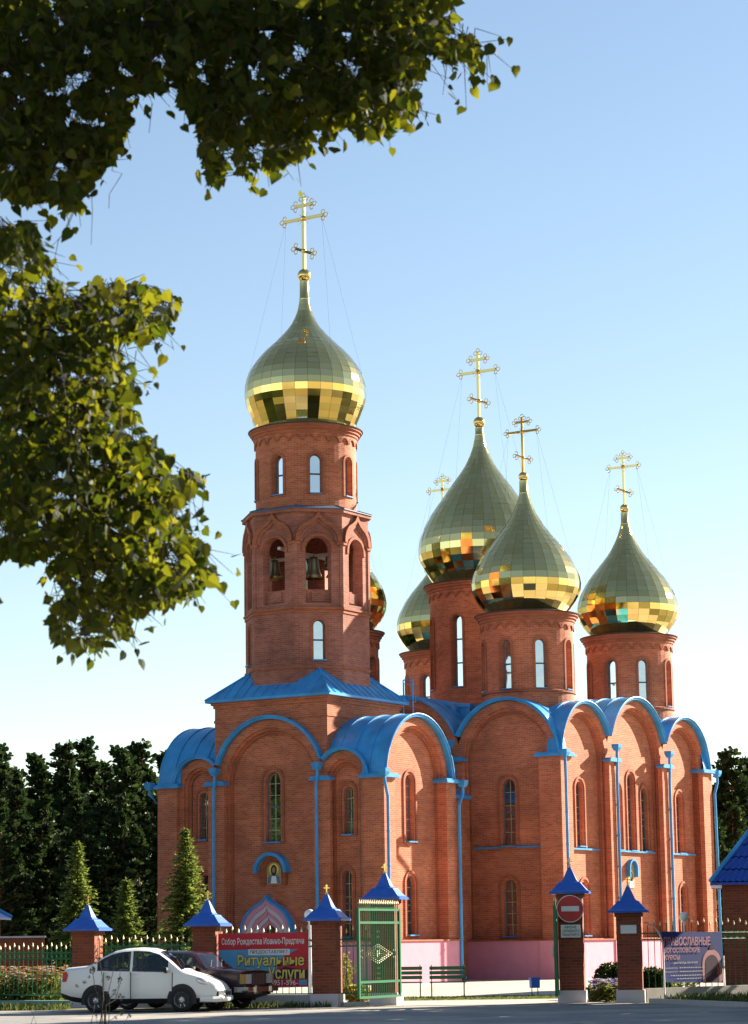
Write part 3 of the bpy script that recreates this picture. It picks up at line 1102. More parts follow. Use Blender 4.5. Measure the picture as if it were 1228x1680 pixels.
def onion(cx, cy, key, seg, rows, zneck, ballz, ballr, cross, seed):
    rnd = random.Random(seed)
    raw = smoothprof(key, 12)
    # even rows of sheets along the curve
    acc = [0]
    for k in range(1, len(raw)):
        acc.append(acc[-1] + math.hypot(raw[k][0] - raw[k - 1][0], raw[k][1] - raw[k - 1][1]))
    prof = []
    for j in range(rows + 1):
        L = acc[-1] * j / rows
        k = max(i for i in range(len(acc)) if acc[i] <= L + 1e-9)
        k = min(k, len(raw) - 2)
        t = (L - acc[k]) / max(1e-9, acc[k + 1] - acc[k])
        prof.append((raw[k][0] + (raw[k + 1][0] - raw[k][0]) * t, raw[k][1] + (raw[k + 1][1] - raw[k][1]) * t))
    b = MB()
    b.lathe(prof, cx, cy, seg, 0, True, 0.012, rnd)
    dm = b.build('onion_dome', M['gold'], church)
    q = MB()
    r0, zz0 = prof[-1]
    q.lathe([(r0 + 0.01, zz0 - 0.05), (r0 + 0.02, zz0), (r0, zz0 + 0.02), (r0 * 0.95, ballz - ballr + 0.03)], cx, cy, 18)
    q.build('neck', M['brass'], dm, smooth=True)
    q = MB()
    q.lathe([(max(0.004, ballr * sin(pi * k / 14)), ballz - ballr * cos(pi * k / 14)) for k in range(15)], cx, cy, 20)
    q.build('orb', M['brass'], dm, smooth=True)
    ztop, zbar, half, zlow = cross
    eight_cross(cx, cy, ballz + ballr * 0.9, ztop, zbar, half, zlow, dm)
    q = MB()
    i = min(range(len(prof)), key=lambda k: abs(prof[k][1] - (prof[0][1] + (prof[-1][1] - prof[0][1]) * 0.42)))
    rr, zz = prof[i]
    for s in (-1, 1):
        for t in (-1, 1):
            a = atan2(s * 1.0, t * 0.55)
            q.tube([(cx, cy + s * half * 0.8, zbar - 0.04), (cx + rr * cos(a), cy + rr * sin(a), zz)], 0.003, 0, 4)
    q.build('stay_wire', M['darkmetal'], dm)
    return dm


# tower drum and dome
drum(TX, TY, 2.06, 18.7, 21.95, 19.35, 20.95, 0.24, None, 1)
onion(TX, TY, [(1.98, 22.2), (2.22, 22.8), (2.46, 23.45), (2.5, 24.05), (2.3, 24.75), (1.82, 25.45), (1.2, 26.05), (0.62, 26.7), (0.32, 27.3), (0.2, 27.9)], 30, 23, 27.9, 28.9, 0.28,
      (32.4, 31.35, 1.12, 29.95), 3)
SM = [(1.72, 15.35), (2.05, 15.75), (2.3, 16.2), (2.36, 16.6), (2.22, 17.15), (1.85, 17.85), (1.35, 18.5), (0.8, 19.2), (0.4, 19.95), (0.19, 20.6)]
U0, V0, HH = 17.2, 5.15, 4.9
for k, (su, sv) in enumerate(((-1, -1), (1, -1), (1, 1), (-1, 1))):
    cx, cy = U0 + su * HH, V0 + sv * HH
    drum(cx, cy, 1.95, 9.2, 14.98, 11.98, 14.05, 0.235, 11.85, 10 + k)
    onion(cx, cy, SM, 28, 21, 20.6, 21.32, 0.21, (24.08, 23.3, 0.86, 22.15), 20 + k)
drum(U0, V0, 2.42, 9.5, 17.25, 12.75, 15.95, 0.25, 11.9, 30)
onion(U0, V0, [(2.15, 17.55), (2.5, 18.05), (2.82, 18.6), (2.92, 19.1), (2.82, 19.75), (2.42, 20.65), (1.85, 21.5), (1.25, 22.35), (0.72, 23.1), (0.36, 23.9), (0.2, 24.6)], 34, 25, 24.6, 25.18, 0.27,
      (28.65, 27.58, 1.08, 26.2), 40)

# ---- main body
SPM = 9.0
MX0, MX1, MY0, MY1 = 10.0, 24.4, -2.3, 12.6
WB = [(0.1, 2.42), (5.15, 2.8), (10.2, 2.42)]
SB = [(12.32, 2.3), (17.2, 2.82), (22.08, 2.3)]
mW, mS = mapW(MX0), mapS(MY0)
facade('nave_wall', mW, MY0, MY1, SPM, WB, [(0.25, 0.62, 5.45, 8.2, 5), (0.28, 0.6, 1.75, 4.05, 5), (10.1, 0.62, 5.45, 8.2, 5)], church, [4.8, 7.0, 4.8])
facade('nave_side_wall', mS, MX0, MX1, SPM, SB,
       [(12.4, 0.6, 5.42, 8.1, 5), (12.6, 0.6, 1.75, 3.95, 5), (15.95, 0.6, 5.35, 8.12, 5), (17.25, 0.62, 5.35, 8.65, 6), (18.6, 0.6, 5.35, 8.12, 5), (22.15, 0.6, 5.35, 8.02, 5), (22.3, 0.6, 1.75, 3.9, 5)],
       church, [4.8, 7.0, 4.8])
facade('nave_side_wall', mapN(MY1), MX0, MX1, SPM, SB, [(12.4, 0.6, 5.42, 8.1, 5), (17.25, 0.62, 5.35, 8.65, 6), (22.15, 0.6, 5.35, 8.02, 5)], church, [4.8, 7.0, 4.8])
facade('nave_wall', mapE(MX1), MY0, MY1, SPM, WB, [(0.25, 0.62, 5.45, 8.2, 5), (10.1, 0.62, 5.45, 8.2, 5)], church, [4.8, 7.0, 4.8])
for c in (2.55, 7.75):
    pilaster(mW, c - 0.42, c + 0.42, SPM, church, 0.2)
for c in (14.6, 19.8):
    pilaster(mS, c - 0.42, c + 0.42, SPM, church, 0.22)
for (x0, x1, y0, y1) in ((9.78, 10.75, -2.52, -1.5), (23.65, 24.62, -2.52, -1.5), (9.78, 10.75, 11.8, 12.82), (23.65, 24.62, 11.8, 12.82)):
    b = MB()
    b.box((x0, y0, 0), (x1, y1, SPM))
    b.build('corner_pilaster', M['brick'], church)
    b = MB()
    b.box((x0 - 0.16, y0 - 0.16, SPM), (x1 + 0.14, y1 + 0.14, SPM + 0.1))
    b.box((x0 - 0.1, y0 - 0.1, SPM + 0.1), (x1 + 0.08, y1 + 0.08, SPM + 0.17))
    b.build('impost_cap', M['blue'], church)
b = MB()
b.box((9.72, -2.58, 0), (24.68, -2.2, 1.55))
b.box((9.72, -2.2, 0), (10.2, 12.88, 1.55))
for c in (14.6, 19.8):
    b.box((c - 0.5, -2.64, 0), (c + 0.5, -2.58, 1.55))
b.box((9.66, -2.64, 0), (10.85, -2.58, 1.55))
b.box((23.6, -2.64, 0), (24.74, -2.58, 1.55))
b.box((9.66, -2.64, 0), (9.72, -1.4, 1.55))
b.build('plinth', M['pink'], church)
b = MB()
b.box((9.64, -2.66, 1.55), (24.76, -2.3, 1.6))
b.box((9.64, -2.3, 1.55), (10.0, 12.9, 1.6))
b.build('plinth_coping', M['brick_trim'], church)
# blue ledges under the upper windows
b = MB()
for s0, s1 in ((-1.55, -0.12), (0.62, 1.9)):
    b.box((s0, 5.34, -0.33), (s1, 5.41, -0.2), 0, mW)
for s0, s1 in ((10.95, 13.9), (15.1, 19.3), (20.5, 23.5)):
    b.box((s0, 5.25, -0.33), (s1, 5.32, -0.18), 0, mS)
b.build('wall_ledge', M['blue'], church)
# deck between the vaults and the link to the narthex
b = MB()
b.box((10.8, -1.5, 8.7), (23.6, 11.8, 9.3))
b.build('roof_deck', M['blue'], church)
b = MB()
b.box((4.8, 2.0, 0), (10.1, 8.3, 7.4))
b.build('link_wall', M['brick'], church)
b = MB()
b.plate([(1.8, 7.4), (8.5, 7.4), (8.5, 7.55), (5.15, 9.2), (1.8, 7.55)], [], mapE(5.0), 0, 4.9, 0, back=True)
b.build('link_roof', M['blue'], church)

# portal, icon, niche
b = MB()
og0 = [(-1.18, 0.05), (-1.18, 1.8), (-1.14, 2.1), (-1.03, 2.4), (-0.86, 2.66), (-0.64, 2.86), (-0.40, 3.0), (-0.2, 3.1), (-0.07, 3.2), (0, 3.34)]
og0 = og0 + [(-x, z) for x, z in reversed(og0[:-1])]


def ogs(f):
    return [(5.2 + x * f, max(0.05, 0.05 + (z - 0.05) * (0.5 + 0.5 * f))) for x, z in og0]


for k, (f0, f1, d) in enumerate(((1.0, 0.88, 0.30), (0.88, 0.77, 0.23), (0.77, 0.66, 0.16), (0.66, 0.56, 0.09), (0.56, 0.46, 0.02))):
    b.strip(ogs(f0), ogs(f1), mapW(0), -0.3, d, k % 2)
po = b.build('portal', [M['pink'], M['white_plaster']], church)
b = MB()
b.strip(ogs(1.06), ogs(1.0), mapW(0), 0.0, 0.34)
b.build('portal_hood', M['blue'], po)
b = MB()
b.plate([p for p in ogs(0.46)], [], mapW(0), -0.3, -0.25)
b.build('door', M['wood'], po)

b = MB()
o = [(5.2 + 0.78 * cos(a), 4.3 + 0.78 * sin(a)) for a in [pi * k / 20 for k in range(21)]]
i = [(5.2 + 0.64 * cos(a), 4.3 + 0.66 * sin(a)) for a in [pi * k / 20 for k in range(21)]]
b.strip(o, i, mw, -0.32, 0.05)
ih = b.build('icon_hood', M['blue'], church)
b = MB()
for r0, r1, d in ((0.63, 0.53, -0.14), (0.53, 0.43, -0.2), (0.43, 0.36, -0.25)):
    b.strip([(5.2 - r0, 3.85)] + arc(5.2, 4.35, r0, pi, 0, 16) + [(5.2 + r0, 3.85)], [(5.2 - r1, 3.85)] + arc(5.2, 4.35, r1, pi, 0, 16) + [(5.2 + r1, 3.85)], mw, -0.33, d)
b.build('icon_surround', M['brick_trim'], ih)


def icon(mp, c, zb, half, ht, d, parent):
    b = MB()
    zs = zb + ht - half
    b.plate(arch(c, half, zb, zs, 12), [], mp, d - 0.03, d, 0, back=True)
    S = half / 0.33
    ell = lambda x, z, rx, rz: [(c + x * S + rx * S * cos(2 * pi * k / 16), zb + z * S + rz * S * sin(2 * pi * k / 16)) for k in range(16)]
    b.plate(ell(0, 0.56, 0.22, 0.22), [], mp, d, d + 0.004, 1)
    b.plate([(c + x * S, zb + z * S) for x, z in ((-0.29, 0.03), (0.29, 0.03), (0.26, 0.25), (0.1, 0.36), (-0.1, 0.36), (-0.26, 0.25))], [], mp, d, d + 0.006, 2)
    b.plate([(c + x * S, zb + z * S) for x, z in ((-0.14, 0.03), (0.14, 0.03), (0.1, 0.3), (-0.1, 0.3))], [], mp, d + 0.006, d + 0.010, 3)
    b.plate(ell(0, 0.52, 0.14, 0.2), [], mp, d + 0.006, d + 0.012, 4)
    b.plate(ell(0, 0.53, 0.075, 0.11), [], mp, d + 0.012, d + 0.016, 5)
    b.build('icon', [M['icongold'], M['ban_yellow'], M['iconblue'], M['white'], M['iconhair'], M['skin']], parent)


icon(mw, 5.2, 3.86, 0.34, 0.9, -0.28, ih)
b = MB()
b.strip([(17.0 - 0.42, 4.2)] + arc(17.0, 4.55, 0.42, pi, 0, 14) + [(17.42, 4.2)], [(17.0 - 0.34, 4.2)] + arc(17.0, 4.55, 0.34, pi, 0, 14) + [(17.34, 4.2)], mS, -0.33, -0.12)
nh = b.build('niche_hood', M['blue'], church)
icon(mS, 17.0, 3.72, 0.33, 1.12, -0.29, nh)

# downpipes
zf = SPN + 0.42
for yy in (2.72, 7.58):
    downpipe([(-0.36, yy, zf), (-0.36, yy, SPN + 0.1), (-0.42, yy, SPN - 0.1), (-0.42, yy, 0.3), (-0.55, yy, 0.15)], church)
downpipe([(-0.36, -0.32, SPN + 0.06), (-0.36, -0.34, SPN - 0.15), (-0.12, -0.32, SPN - 0.75), (-0.12, -0.32, 0.3), (-0.2, -0.5, 0.15)], church)
downpipe([(-0.3, 10.85, SPN + 0.0), (-0.3, 10.85, SPN - 0.2), (0.4, 10.66, SPN - 0.8), (0.45, 10.66, 0.3)], church)
downpipe([(5.5, -0.35, SPN - 0.12), (5.5, -0.35, SPN - 0.4), (5.2, -0.34, SPN - 0.85), (5.2, -0.34, 0.3), (5.2, -0.5, 0.15)], church)
downpipe([(9.58, 2.6, SPM + 0.62), (9.58, 2.6, SPM - 0.3), (9.58, 2.6, 7.2)], church)
downpipe([(9.55, -2.85, SPM - 0.02), (9.55, -2.85, SPM - 0.3), (9.9, -2.68, SPM - 1.0), (9.9, -2.68, 0.3)], church)
for xx in (14.75, 19.95):
    downpipe([(xx, -2.62, SPM + 0.5), (xx, -2.62, SPM - 0.2), (xx, -2.6, SPM - 0.5), (xx, -2.6, 0.3)], church)
downpipe([(25.05, -2.6, SPM - 0.1), (25.05, -2.6, SPM - 0.4), (24.72, -2.6, SPM - 0.9), (24.72, -2.66, 0.3)], church)
# roof dormer, vent stack, ladder top
b = MB()
dc, dz = 3.75, 11.15
b.plate(arch(dc, 0.55, dz - 0.4, dz, 14), [], mapW(11.2), -2.2, 0, 0, back=True)
do = b.build('dormer', M['blue'], church)
window(mapW(11.2), dc, 0.8, dz - 0.33, dz + 0.4, 0.02, church, bars=3, rows=3, sill=False)
b = MB()
b.box((11.6, 2.75, 9.6), (12.1, 3.25, 11.45))
b.box((11.54, 2.69, 11.45), (12.16, 3.31, 11.6))
b.build('vent_stack', M['blue'], church)
b = MB()
for yy in (2.05, 2.5):
    b.tube([(5.75, yy, 9.5), (5.75, yy, 12.1)], 0.025, 0, 6)
b.tube([(5.75, 2.05, 12.1), (5.75, 2.5, 12.1)], 0.025, 0, 6)
b.tube([(5.75, 2.05, 11.3), (5.75, 2.5, 11.3)], 0.02, 0, 6)
b.tube([(5.3, 2.2, 11.2), (5.3, 2.2, 11.9), (6.2, 2.2, 11.9), (6.2, 2.2, 11.2)], 0.02, 0, 6)
b.build('roof_ladder', M['blue'], church)


# ================================================================== fence, pillars, gate
def pier(px, d, h, label, rz=PITCHR, w=0.31, plinth=0.32):
    p = gnd(px, d)
    t = empty('gate_pier' if h > 2.5 else 'fence_pier', p, rz, label, 'pillar', 'brick piers of the churchyard fence')
    b = MB()
    b.box((-w, -w, plinth), (w, w, h - 0.1))
    b.box((-w - 0.04, -w - 0.04, h - 0.1), (w + 0.04, w + 0.04, h))
    b.build('shaft', M['brick_pier'], t)
    b = MB()
    b.box((-w - 0.05, -w - 0.05, 0), (w + 0.05, w + 0.05, plinth))
    b.build('base', M['white_plaster'], t)
    b = MB()
    pr = [(0.50, 0.0), (0.51, 0.05), (0.44, 0.09), (0.30, 0.25), (0.27, 0.29), (0.21, 0.31), (0.17, 0.36), (0.04, 0.66)]
    for k in range(len(pr) - 1):
        (r0, z0), (r1, z1) = pr[k], pr[k + 1]
        for q in range(4):
            a, c = ((-1, -1), (1, -1), (1, 1), (-1, 1))[q], ((1, -1), (1, 1), (-1, 1), (-1, -1))[q]
            b.face([(a[0] * r0, a[1] * r0, h + z0), (c[0] * r0, c[1] * r0, h + z0), (c[0] * r1, c[1] * r1, h + z1), (a[0] * r1, a[1] * r1, h + z1)])
    b.box((-0.5, -0.5, h - 0.001), (0.5, 0.5, h + 0.002))
    b.box((-0.04, -0.04, h + 0.66), (0.04, 0.04, h + 0.665))
    b.build('cap', M['blue_cap'], t)
    b = MB()
    z = h + 0.66
    b.ball(Vector((0, 0, z + 0.03)), 0.035)
    b.box((-0.012, -0.012, z), (0.012, 0.012, z + 0.26))
    for zz, hw in ((z + 0.17, 0.075), (z + 0.22, 0.035)):
        b.box((-hw, -0.010, zz - 0.012), (hw, 0.010, zz + 0.012))
    b.tube([(-0.035, 0, z + 0.11), (0.035, 0, z + 0.08)], 0.01, 0, 5)
    b.build('finial_cross', M['brass'], t)
    return p


P0 = gnd(-40, 67.4)
P1 = pier(144, 65.3, 1.98, 'brick pier behind the tail of the white car')
P2 = pier(341, 64.2, 2.05, 'brick pier at the left side of the red funeral banner')
P3 = pier(537, 63.0, 2.14, 'brick pier at the right side of the red funeral banner')
P4 = pier(633, 63.4, 2.66, 'taller gate pier behind the open green gate leaf')
P5 = pier(938, 63.2, 2.74, 'tall gate pier carrying the round no entry sign', rz=radians(-8))
P6 = pier(1033, 62.8, 2.24, 'dark brick pier with a white notice, left of the blue banner', rz=radians(-8))


TIP = MB()
TIP.tube([(0, 0, 0), (0, 0, 0.03), (0, 0, 0.12)], [0.012, 0.026, 0.003], 0, 6)
TIPM = None


def spear_tip(pos, parent):
    global TIPM
    if TIPM is None:
        o = TIP.build('spear_tip', M['spear'], parent)
        TIPM = o.data
    else:
        o = bpy.data.objects.new('spear_tip', TIPM)
        COL.objects.link(o)
        o.parent = parent
    o.location = pos


def ironwork(mb, tips, A, B, zlo, zrail, ztip, step, curls=True):
    """bars between A and B in world space"""
    d = B - A
    L = d.length
    d = d / L
    up = Vector((0, 0, 1))
    for z in (zlo, zrail, zrail - 0.16):
        mb.tube([A + up * z, B + up * z], 0.017, 0, 4)
    n = max(2, int(L / step))
    for k in range(n + 1):
        p = A + d * (L * k / n)
        zt = ztip if k % 2 == 0 else ztip - 0.07
        mb.tube([p + up * zlo, p + up * zt], 0.011, 0, 5)
        spear_tip(p + up * zt, tips)
        if curls and k < n:
            c = p + d * (L / n / 2) + up * (zrail - 0.08)
            r = min(0.055, L / n * 0.4)
            mb.tube([c + d * (r * cos(2 * pi * j / 8)) + up * (r * sin(2 * pi * j / 8)) for j in range(9)], 0.007, 0, 4, False)
            c = p + d * (L / n / 2) + up * (zrail + 0.06)
            mb.tube([c + d * (0.05 * cos(pi + pi * j / 5)) + up * (0.05 * sin(pi + pi * j / 5)) for j in range(6)], 0.007, 0, 4, False)


def fence(A, B, zrail, ztip, label, step=0.17, kerb='kerb', kh=0.25, name='iron_fence', flowers=0):
    t = empty(name, (A + B) / 2, 0, label, 'fence', 'green iron fence panels between the brick piers')
    off = (A + B) / 2
    a, c = A - off, B - off
    b = MB()
    ironwork(b, t, a, c, 0.32, zrail, ztip, step)
    d = (c - a).normalized()
    for q in range(flowers):                              # flower medallions
        cc = a.lerp(c, (q + 0.5) / flowers) + Vector((0, 0, 0.95))
        tp = MB()
        for j in range(6):
            an = 2 * pi * j / 6
            v = d * cos(an) + Vector((0, 0, sin(an)))
            tp.tube([cc, cc + v * 0.09, cc + v * 0.2], [0.01, 0.035, 0.005], 0, 5)
        tp.build('flower_medallion', M['spear'], t)
    b.build('bars', M['green'], t)
    if kerb:
        k = MB()
        nrm = Vector((-d.y, d.x, 0)) * 0.13
        lo = [a - nrm, c - nrm, c + nrm, a + nrm]
        hi = [p + Vector((0, 0, kh)) for p in lo]
        for q in range(4):
            k.face([lo[q], lo[(q + 1) % 4], hi[(q + 1) % 4], hi[q]])
        k.face(hi)
        k.build('footing', M[kerb], t)
    return t


fx = Vector((cos(PITCHR), sin(PITCHR), 0)) * 0.34
fence(P0 + fx, P1 - fx, 1.42, 1.58, 'green iron fence panel in front of the flower bed, left of the white car', kerb='greenkerb', kh=0.18)
fence(P1 + fx, P2 - fx, 1.56, 1.74, 'green iron fence panel rising above the roof of the white car')
fence(P2 + fx, P3 - fx, 1.66, 1.94, 'green iron fence panel carrying the red funeral banner', kh=0.30)
fence(P3 + fx, P4 - fx, 1.66, 1.90, 'short iron panel with a flower medallion beside the open gate leaf', kh=0.10, kerb='kerb', flowers=1)
RA, RB = P6 + Vector((0.34, 0.3, 0)), Vector((13.2, 69.0, 0))
fence(RA, RB, 1.72, 1.98, 'green iron fence panel carrying the blue theology banner', step=0.24, kh=0.34)
b = MB()
ring = [P6 + Vector((0.34 + 0.55 * sin(t), 0.15 + 0.1 * t, 1.25 + 0.75 * cos(t) ** 0.9)) for t in [0.1 + k * 1.35 / 8 for k in range(9)]]
b.tube(ring, 0.022, 0, 6)
b.tube([ring[-1], Vector((ring[-1].x, ring[-1].y, 0.0))], 0.022, 0, 6)
tag(b.build('handrail', M['white']), 'thin white bent handrail behind the dark pier with the notice', 'handrail')


def gate_leaf(hinge, direc, L, label, zt=2.42):
    t = empty('gate_leaf', hinge, atan2(direc.y, direc.x), label, 'gate', 'leaves of the open green gate')
    b = MB()
    for x in (0.03, L - 0.03):
        b.box((x - 0.035, -0.035, 0.22), (x + 0.035, 0.035, zt))
    for z in (0.25, 0.62, zt - 0.35, zt - 0.03):
        b.box((0.065, -0.03, z - 0.03), (L - 0.065, 0.03, z + 0.03))
    b.build('frame', M['green'], t)
    b = MB()
    n = int(L / 0.095)
    for k in range(1, n):
        x = L * k / n
        b.tube([(x, 0, 0.25), (x, 0, zt + 0.1)], 0.012, 0, 5)
        spear_tip((x, 0, zt + 0.1), t)
        for s in (0, pi):
            b.tube([(x + L / n * 0.5 + 0.05 * cos(s + pi * j / 5), 0, zt + 0.07 + 0.05 * sin(s + pi * j / 5)) for j in range(6)], 0.008, 0, 4, False)
    b.build('bars', M['green'], t)
    b = MB()
    c, zc = L / 2, 1.30
    hw, hh = L * 0.34, 0.24
    for f in (1.0, 0.78):
        pts = [(c - hw * f, -0.04, zc), (c, -0.04, zc + hh * f), (c + hw * f, -0.04, zc), (c, -0.04, zc - hh * f), (c - hw * f, -0.04, zc)]
        b.tube(pts, 0.018, 0, 5)
    for sx in (-1, 1):
        for q in range(5):
            y0 = zc + (q - 2) * 0.05
            b.tube([(c + sx * hw * 0.2, -0.045, y0), (c + sx * hw * 0.75, -0.045, zc + (q - 2) * 0.015)], 0.009, 0, 4)
        cc = (c + sx * (hw + 0.1), zc)
        b.tube([(cc[0] + 0.09 * cos(2 * pi * j / 10), -0.04, cc[1] + 0.09 * sin(2 * pi * j / 10)) for j in range(11)], 0.014, 0, 5)
    for j in range(8):
        a = 2 * pi * j / 8
        b.tube([(c, -0.05, zc), (c + 0.08 * cos(a), -0.06, zc + 0.08 * sin(a)), (c + 0.19 * cos(a), -0.05, zc + 0.19 * sin(a))], [0.02, 0.045, 0.006], 0, 5)
    for zz in (1.72, 1.85, 0.95, 0.82, 0.7):
        b.box((c - 0.05, -0.035, zz - 0.02), (c + 0.05, -0.014, zz + 0.02))
    b.build('medallion', M['oldgilt'], t)
    return t


hl = P4 + Vector((0.36, -0.45, 0))
gate_leaf(hl, Vector((-1.0, -1.9, 0)), 2.25, 'open green gate leaf with a gilded diamond medallion')
hr = P5 + Vector((-0.40, -0.3, 0))
gate_leaf(hr, Vector((-0.14, -1.6, 0)), 2.25, 'green gate leaf seen edge on, left of the no entry sign')


# ---- lettering
FONT_CACHE = {}


def text_mesh(body, mp, x0, x1, z0, z1, mat, parent, d=0.004, name='lettering', bold=0.0, shear=0.0, outline=None):
    """flat letters stretched into the box x0..x1, z0..z1"""
    def mk(off, dd, mt, nm):
        c = bpy.data.curves.new('lettering', 'FONT')
        c.body = body
        c.size = 1
        c.shear = shear
        c.offset = off
        c.resolution_u = 3
        o = bpy.data.objects.new('lettering', c)
        COL.objects.link(o)
        bpy.context.view_layer.update()
        me = bpy.data.meshes.new_from_object(o.evaluated_get(bpy.context.evaluated_depsgraph_get()))
        bpy.data.objects.remove(o)
        bpy.data.curves.remove(c)
        return me
    me = mk(bold, d, mat, name)
    if not me.vertices:
        return None
    xs, ys = [v.co.x for v in me.vertices], [v.co.y for v in me.vertices]
    ax, bx, ay, by = min(xs), max(xs), min(ys), max(ys)

    def place(mesh, dd, nm, mt):
        for v in mesh.vertices:
            v.co = mp(x0 + (v.co.x - ax) / (bx - ax) * (x1 - x0), z0 + (v.co.y - ay) / (by - ay) * (z1 - z0), dd)
        mesh.name = nm
        mesh.materials.clear()
        mesh.materials.append(mt)
        o = bpy.data.objects.new(nm, mesh)
        COL.objects.link(o)
        o.parent = parent
        return o
    if outline:
        m2 = mk(bold + outline[1], d, outline[0], name)
        place(m2, d - 0.0025, 'lettering_outline', outline[0])
    return place(me, d, name, mat)


def flat(mb, x0, x1, z0, z1, d, mp, mi=0):
    mb.face([mp(x0, z0, d), mp(x1, z0, d), mp(x1, z1, d), mp(x0, z1, d)], mi)


# red funeral banner, between pier 2 and 3 in front of the fence
bd = (P3 - P2).normalized()
bn = Vector((bd.y, -bd.x, 0))
bo = P2 + bd * 0.36 + bn * 0.12
BW = (P3 - P2).length - 0.84
ban = empty('banner', bo, atan2(bd.y, bd.x), 'red and blue vinyl banner with yellow lettering tied to the fence behind the dark car', 'banner')
bmp = lambda s, z, d: Vector((s, -d + 0.03 * sin(s * 3.1) * sin(z * 2.3) * 0, z))
Z0, Z1 = 0.50, 1.86
q = MB()
q.plate([(0, Z0), (BW, Z0), (BW, Z1), (0, Z1)], [], bmp, -0.01, 0, 0, back=True)
flat(q, 0.0, BW, Z1 - 0.42, Z1, 0.003, bmp, 1)
q.plate([(BW * 0.62, Z0), (BW, Z0), (BW, Z1 - 0.41), (BW * 0.9, Z1 - 0.41), (BW * 0.72, Z1 - 0.6), (BW * 0.66, Z1 - 0.85)], [], bmp, 0, 0.004, 1, sides=False)
q.plate([(BW * 0.5, Z0), (BW, Z0), (BW, Z0 + 0.42), (BW * 0.74, Z0 + 0.5), (BW * 0.6, Z0 + 0.3)], [], bmp, 0, 0.006, 2, sides=False)
flat(q, BW * 0.42, BW, Z0, Z0 + 0.2, 0.008, bmp, 1)
flat(q, BW * 0.34, BW * 0.80, Z1 - 0.56, Z1 - 0.41, 0.009, bmp, 3)
flat(q, BW * 0.90, BW * 0.985, Z0 + 0.04, Z0 + 0.17, 0.010, bmp, 4)
q.build('vinyl_sheet', [M['ban_blue'], M['ban_red'], M['ban_dark'], M['white'], M['ban_blue']], ban)
text_mesh('Собор Рождества Иоанно-Предтечи', bmp, BW * 0.04, BW * 0.96, Z1 - 0.33, Z1 - 0.12, M['white'], ban, 0.014, bold=0.012)
text_mesh('ПРЕДОСТАВЛЯЕТ', bmp, BW * 0.36, BW * 0.78, Z1 - 0.535, Z1 - 0.435, M['darkmetal'], ban, 0.014, bold=0.005)
text_mesh('Ритуальные', bmp, BW * 0.22, BW * 0.96, Z1 - 0.90, Z1 - 0.55, M['ban_yellow'], ban, 0.018, bold=0.02, outline=(M['ban_brown'], 0.035))
text_mesh('Услуги', bmp, BW * 0.56, BW * 0.965, Z1 - 1.24, Z1 - 0.86, M['ban_yellow'], ban, 0.018, bold=0.02, outline=(M['ban_brown'], 0.035))
text_mesh('-951-596-', bmp, BW * 0.60, BW * 0.89, Z0 + 0.04, Z0 + 0.17, M['white'], ban, 0.014, bold=0.01)

# blue theology banner on the right hand fence
rd = (RB - RA).normalized()
rn = Vector((rd.y, -rd.x, 0))
ro = RA + rd * 0.72 + rn * 0.06
RW = 2.35
rb = empty('banner', ro, atan2(rd.y, rd.x), 'dark blue vinyl banner with red lettering and a chapel picture on the right fence', 'banner')
rmp = lambda s, z, d: Vector((s, -d, z))
Y0, Y1 = 0.42, 1.76
q = MB()
q.plate([(0, Y0 + 0.06), (RW, Y0), (RW, Y1 - 0.03), (0, Y1)], [], rmp, -0.01, 0, 0, back=True)
q.plate(arch(RW * 0.82, RW * 0.165, Y0 + 0.01, Y0 + 0.48, 12), [], rmp, 0, 0.004, 1, sides=False)
q.plate(arch(RW * 0.82, RW * 0.115, Y0 + 0.01, Y0 + 0.46, 12), [], rmp, 0, 0.007, 2, sides=False)
q.plate([(RW * 0.82 + x, Y0 + 0.86 + z) for x, z in ((-0.07, 0), (0.07, 0), (0.09, 0.06), (0.02, 0.14), (-0.02, 0.14), (-0.09, 0.06))], [], rmp, 0, 0.006, 2, sides=False)
flat(q, RW * 0.82 - 0.012, RW * 0.82 + 0.012, Y0 + 1.0, Y0 + 1.14, 0.006, rmp, 2)
flat(q, RW * 0.82 - 0.05, RW * 0.82 + 0.05, Y0 + 1.06, Y0 + 1.085, 0.007, rmp, 2)
flat(q, RW * 0.90, RW * 0.955, Y0 + 0.2, Y0 + 0.42, 0.009, rmp, 3)
q.build('vinyl_sheet', [M['ban_navy'], M['ban_pink'], M['ban_dark'], M['red']], rb)
text_mesh('ПРАВОСЛАВНЫЕ', rmp, 0.05, RW * 0.80, Y1 - 0.36, Y1 - 0.14, M['ban_pink'], rb, 0.012, bold=0.02)
text_mesh('БОГОСЛОВСКИЕ', rmp, 0.05, RW * 0.62, Y1 - 0.54, Y1 - 0.41, M['ban_pink'], rb, 0.012, bold=0.015)
text_mesh('КУРСЫ', rmp, 0.05, RW * 0.28, Y1 - 0.72, Y1 - 0.59, M['ban_pink'], rb, 0.012, bold=0.015)
text_mesh('ДВА МЕСЯЦА ОБУЧЕНИЯ', rmp, RW * 0.17, RW * 0.57, Y1 - 0.83, Y1 - 0.775, M['white'], rb, 0.012, bold=0.01)
text_mesh('ОСНОВНОЙ КУРС', rmp, 0.06, RW * 0.24, Y1 - 0.945, Y1 - 0.905, M['white'], rb, 0.012)
text_mesh('ВВОДНЫЙ КУРС', rmp, 0.06, RW * 0.24, Y1 - 1.04, Y1 - 1.0, M['white'], rb, 0.012)
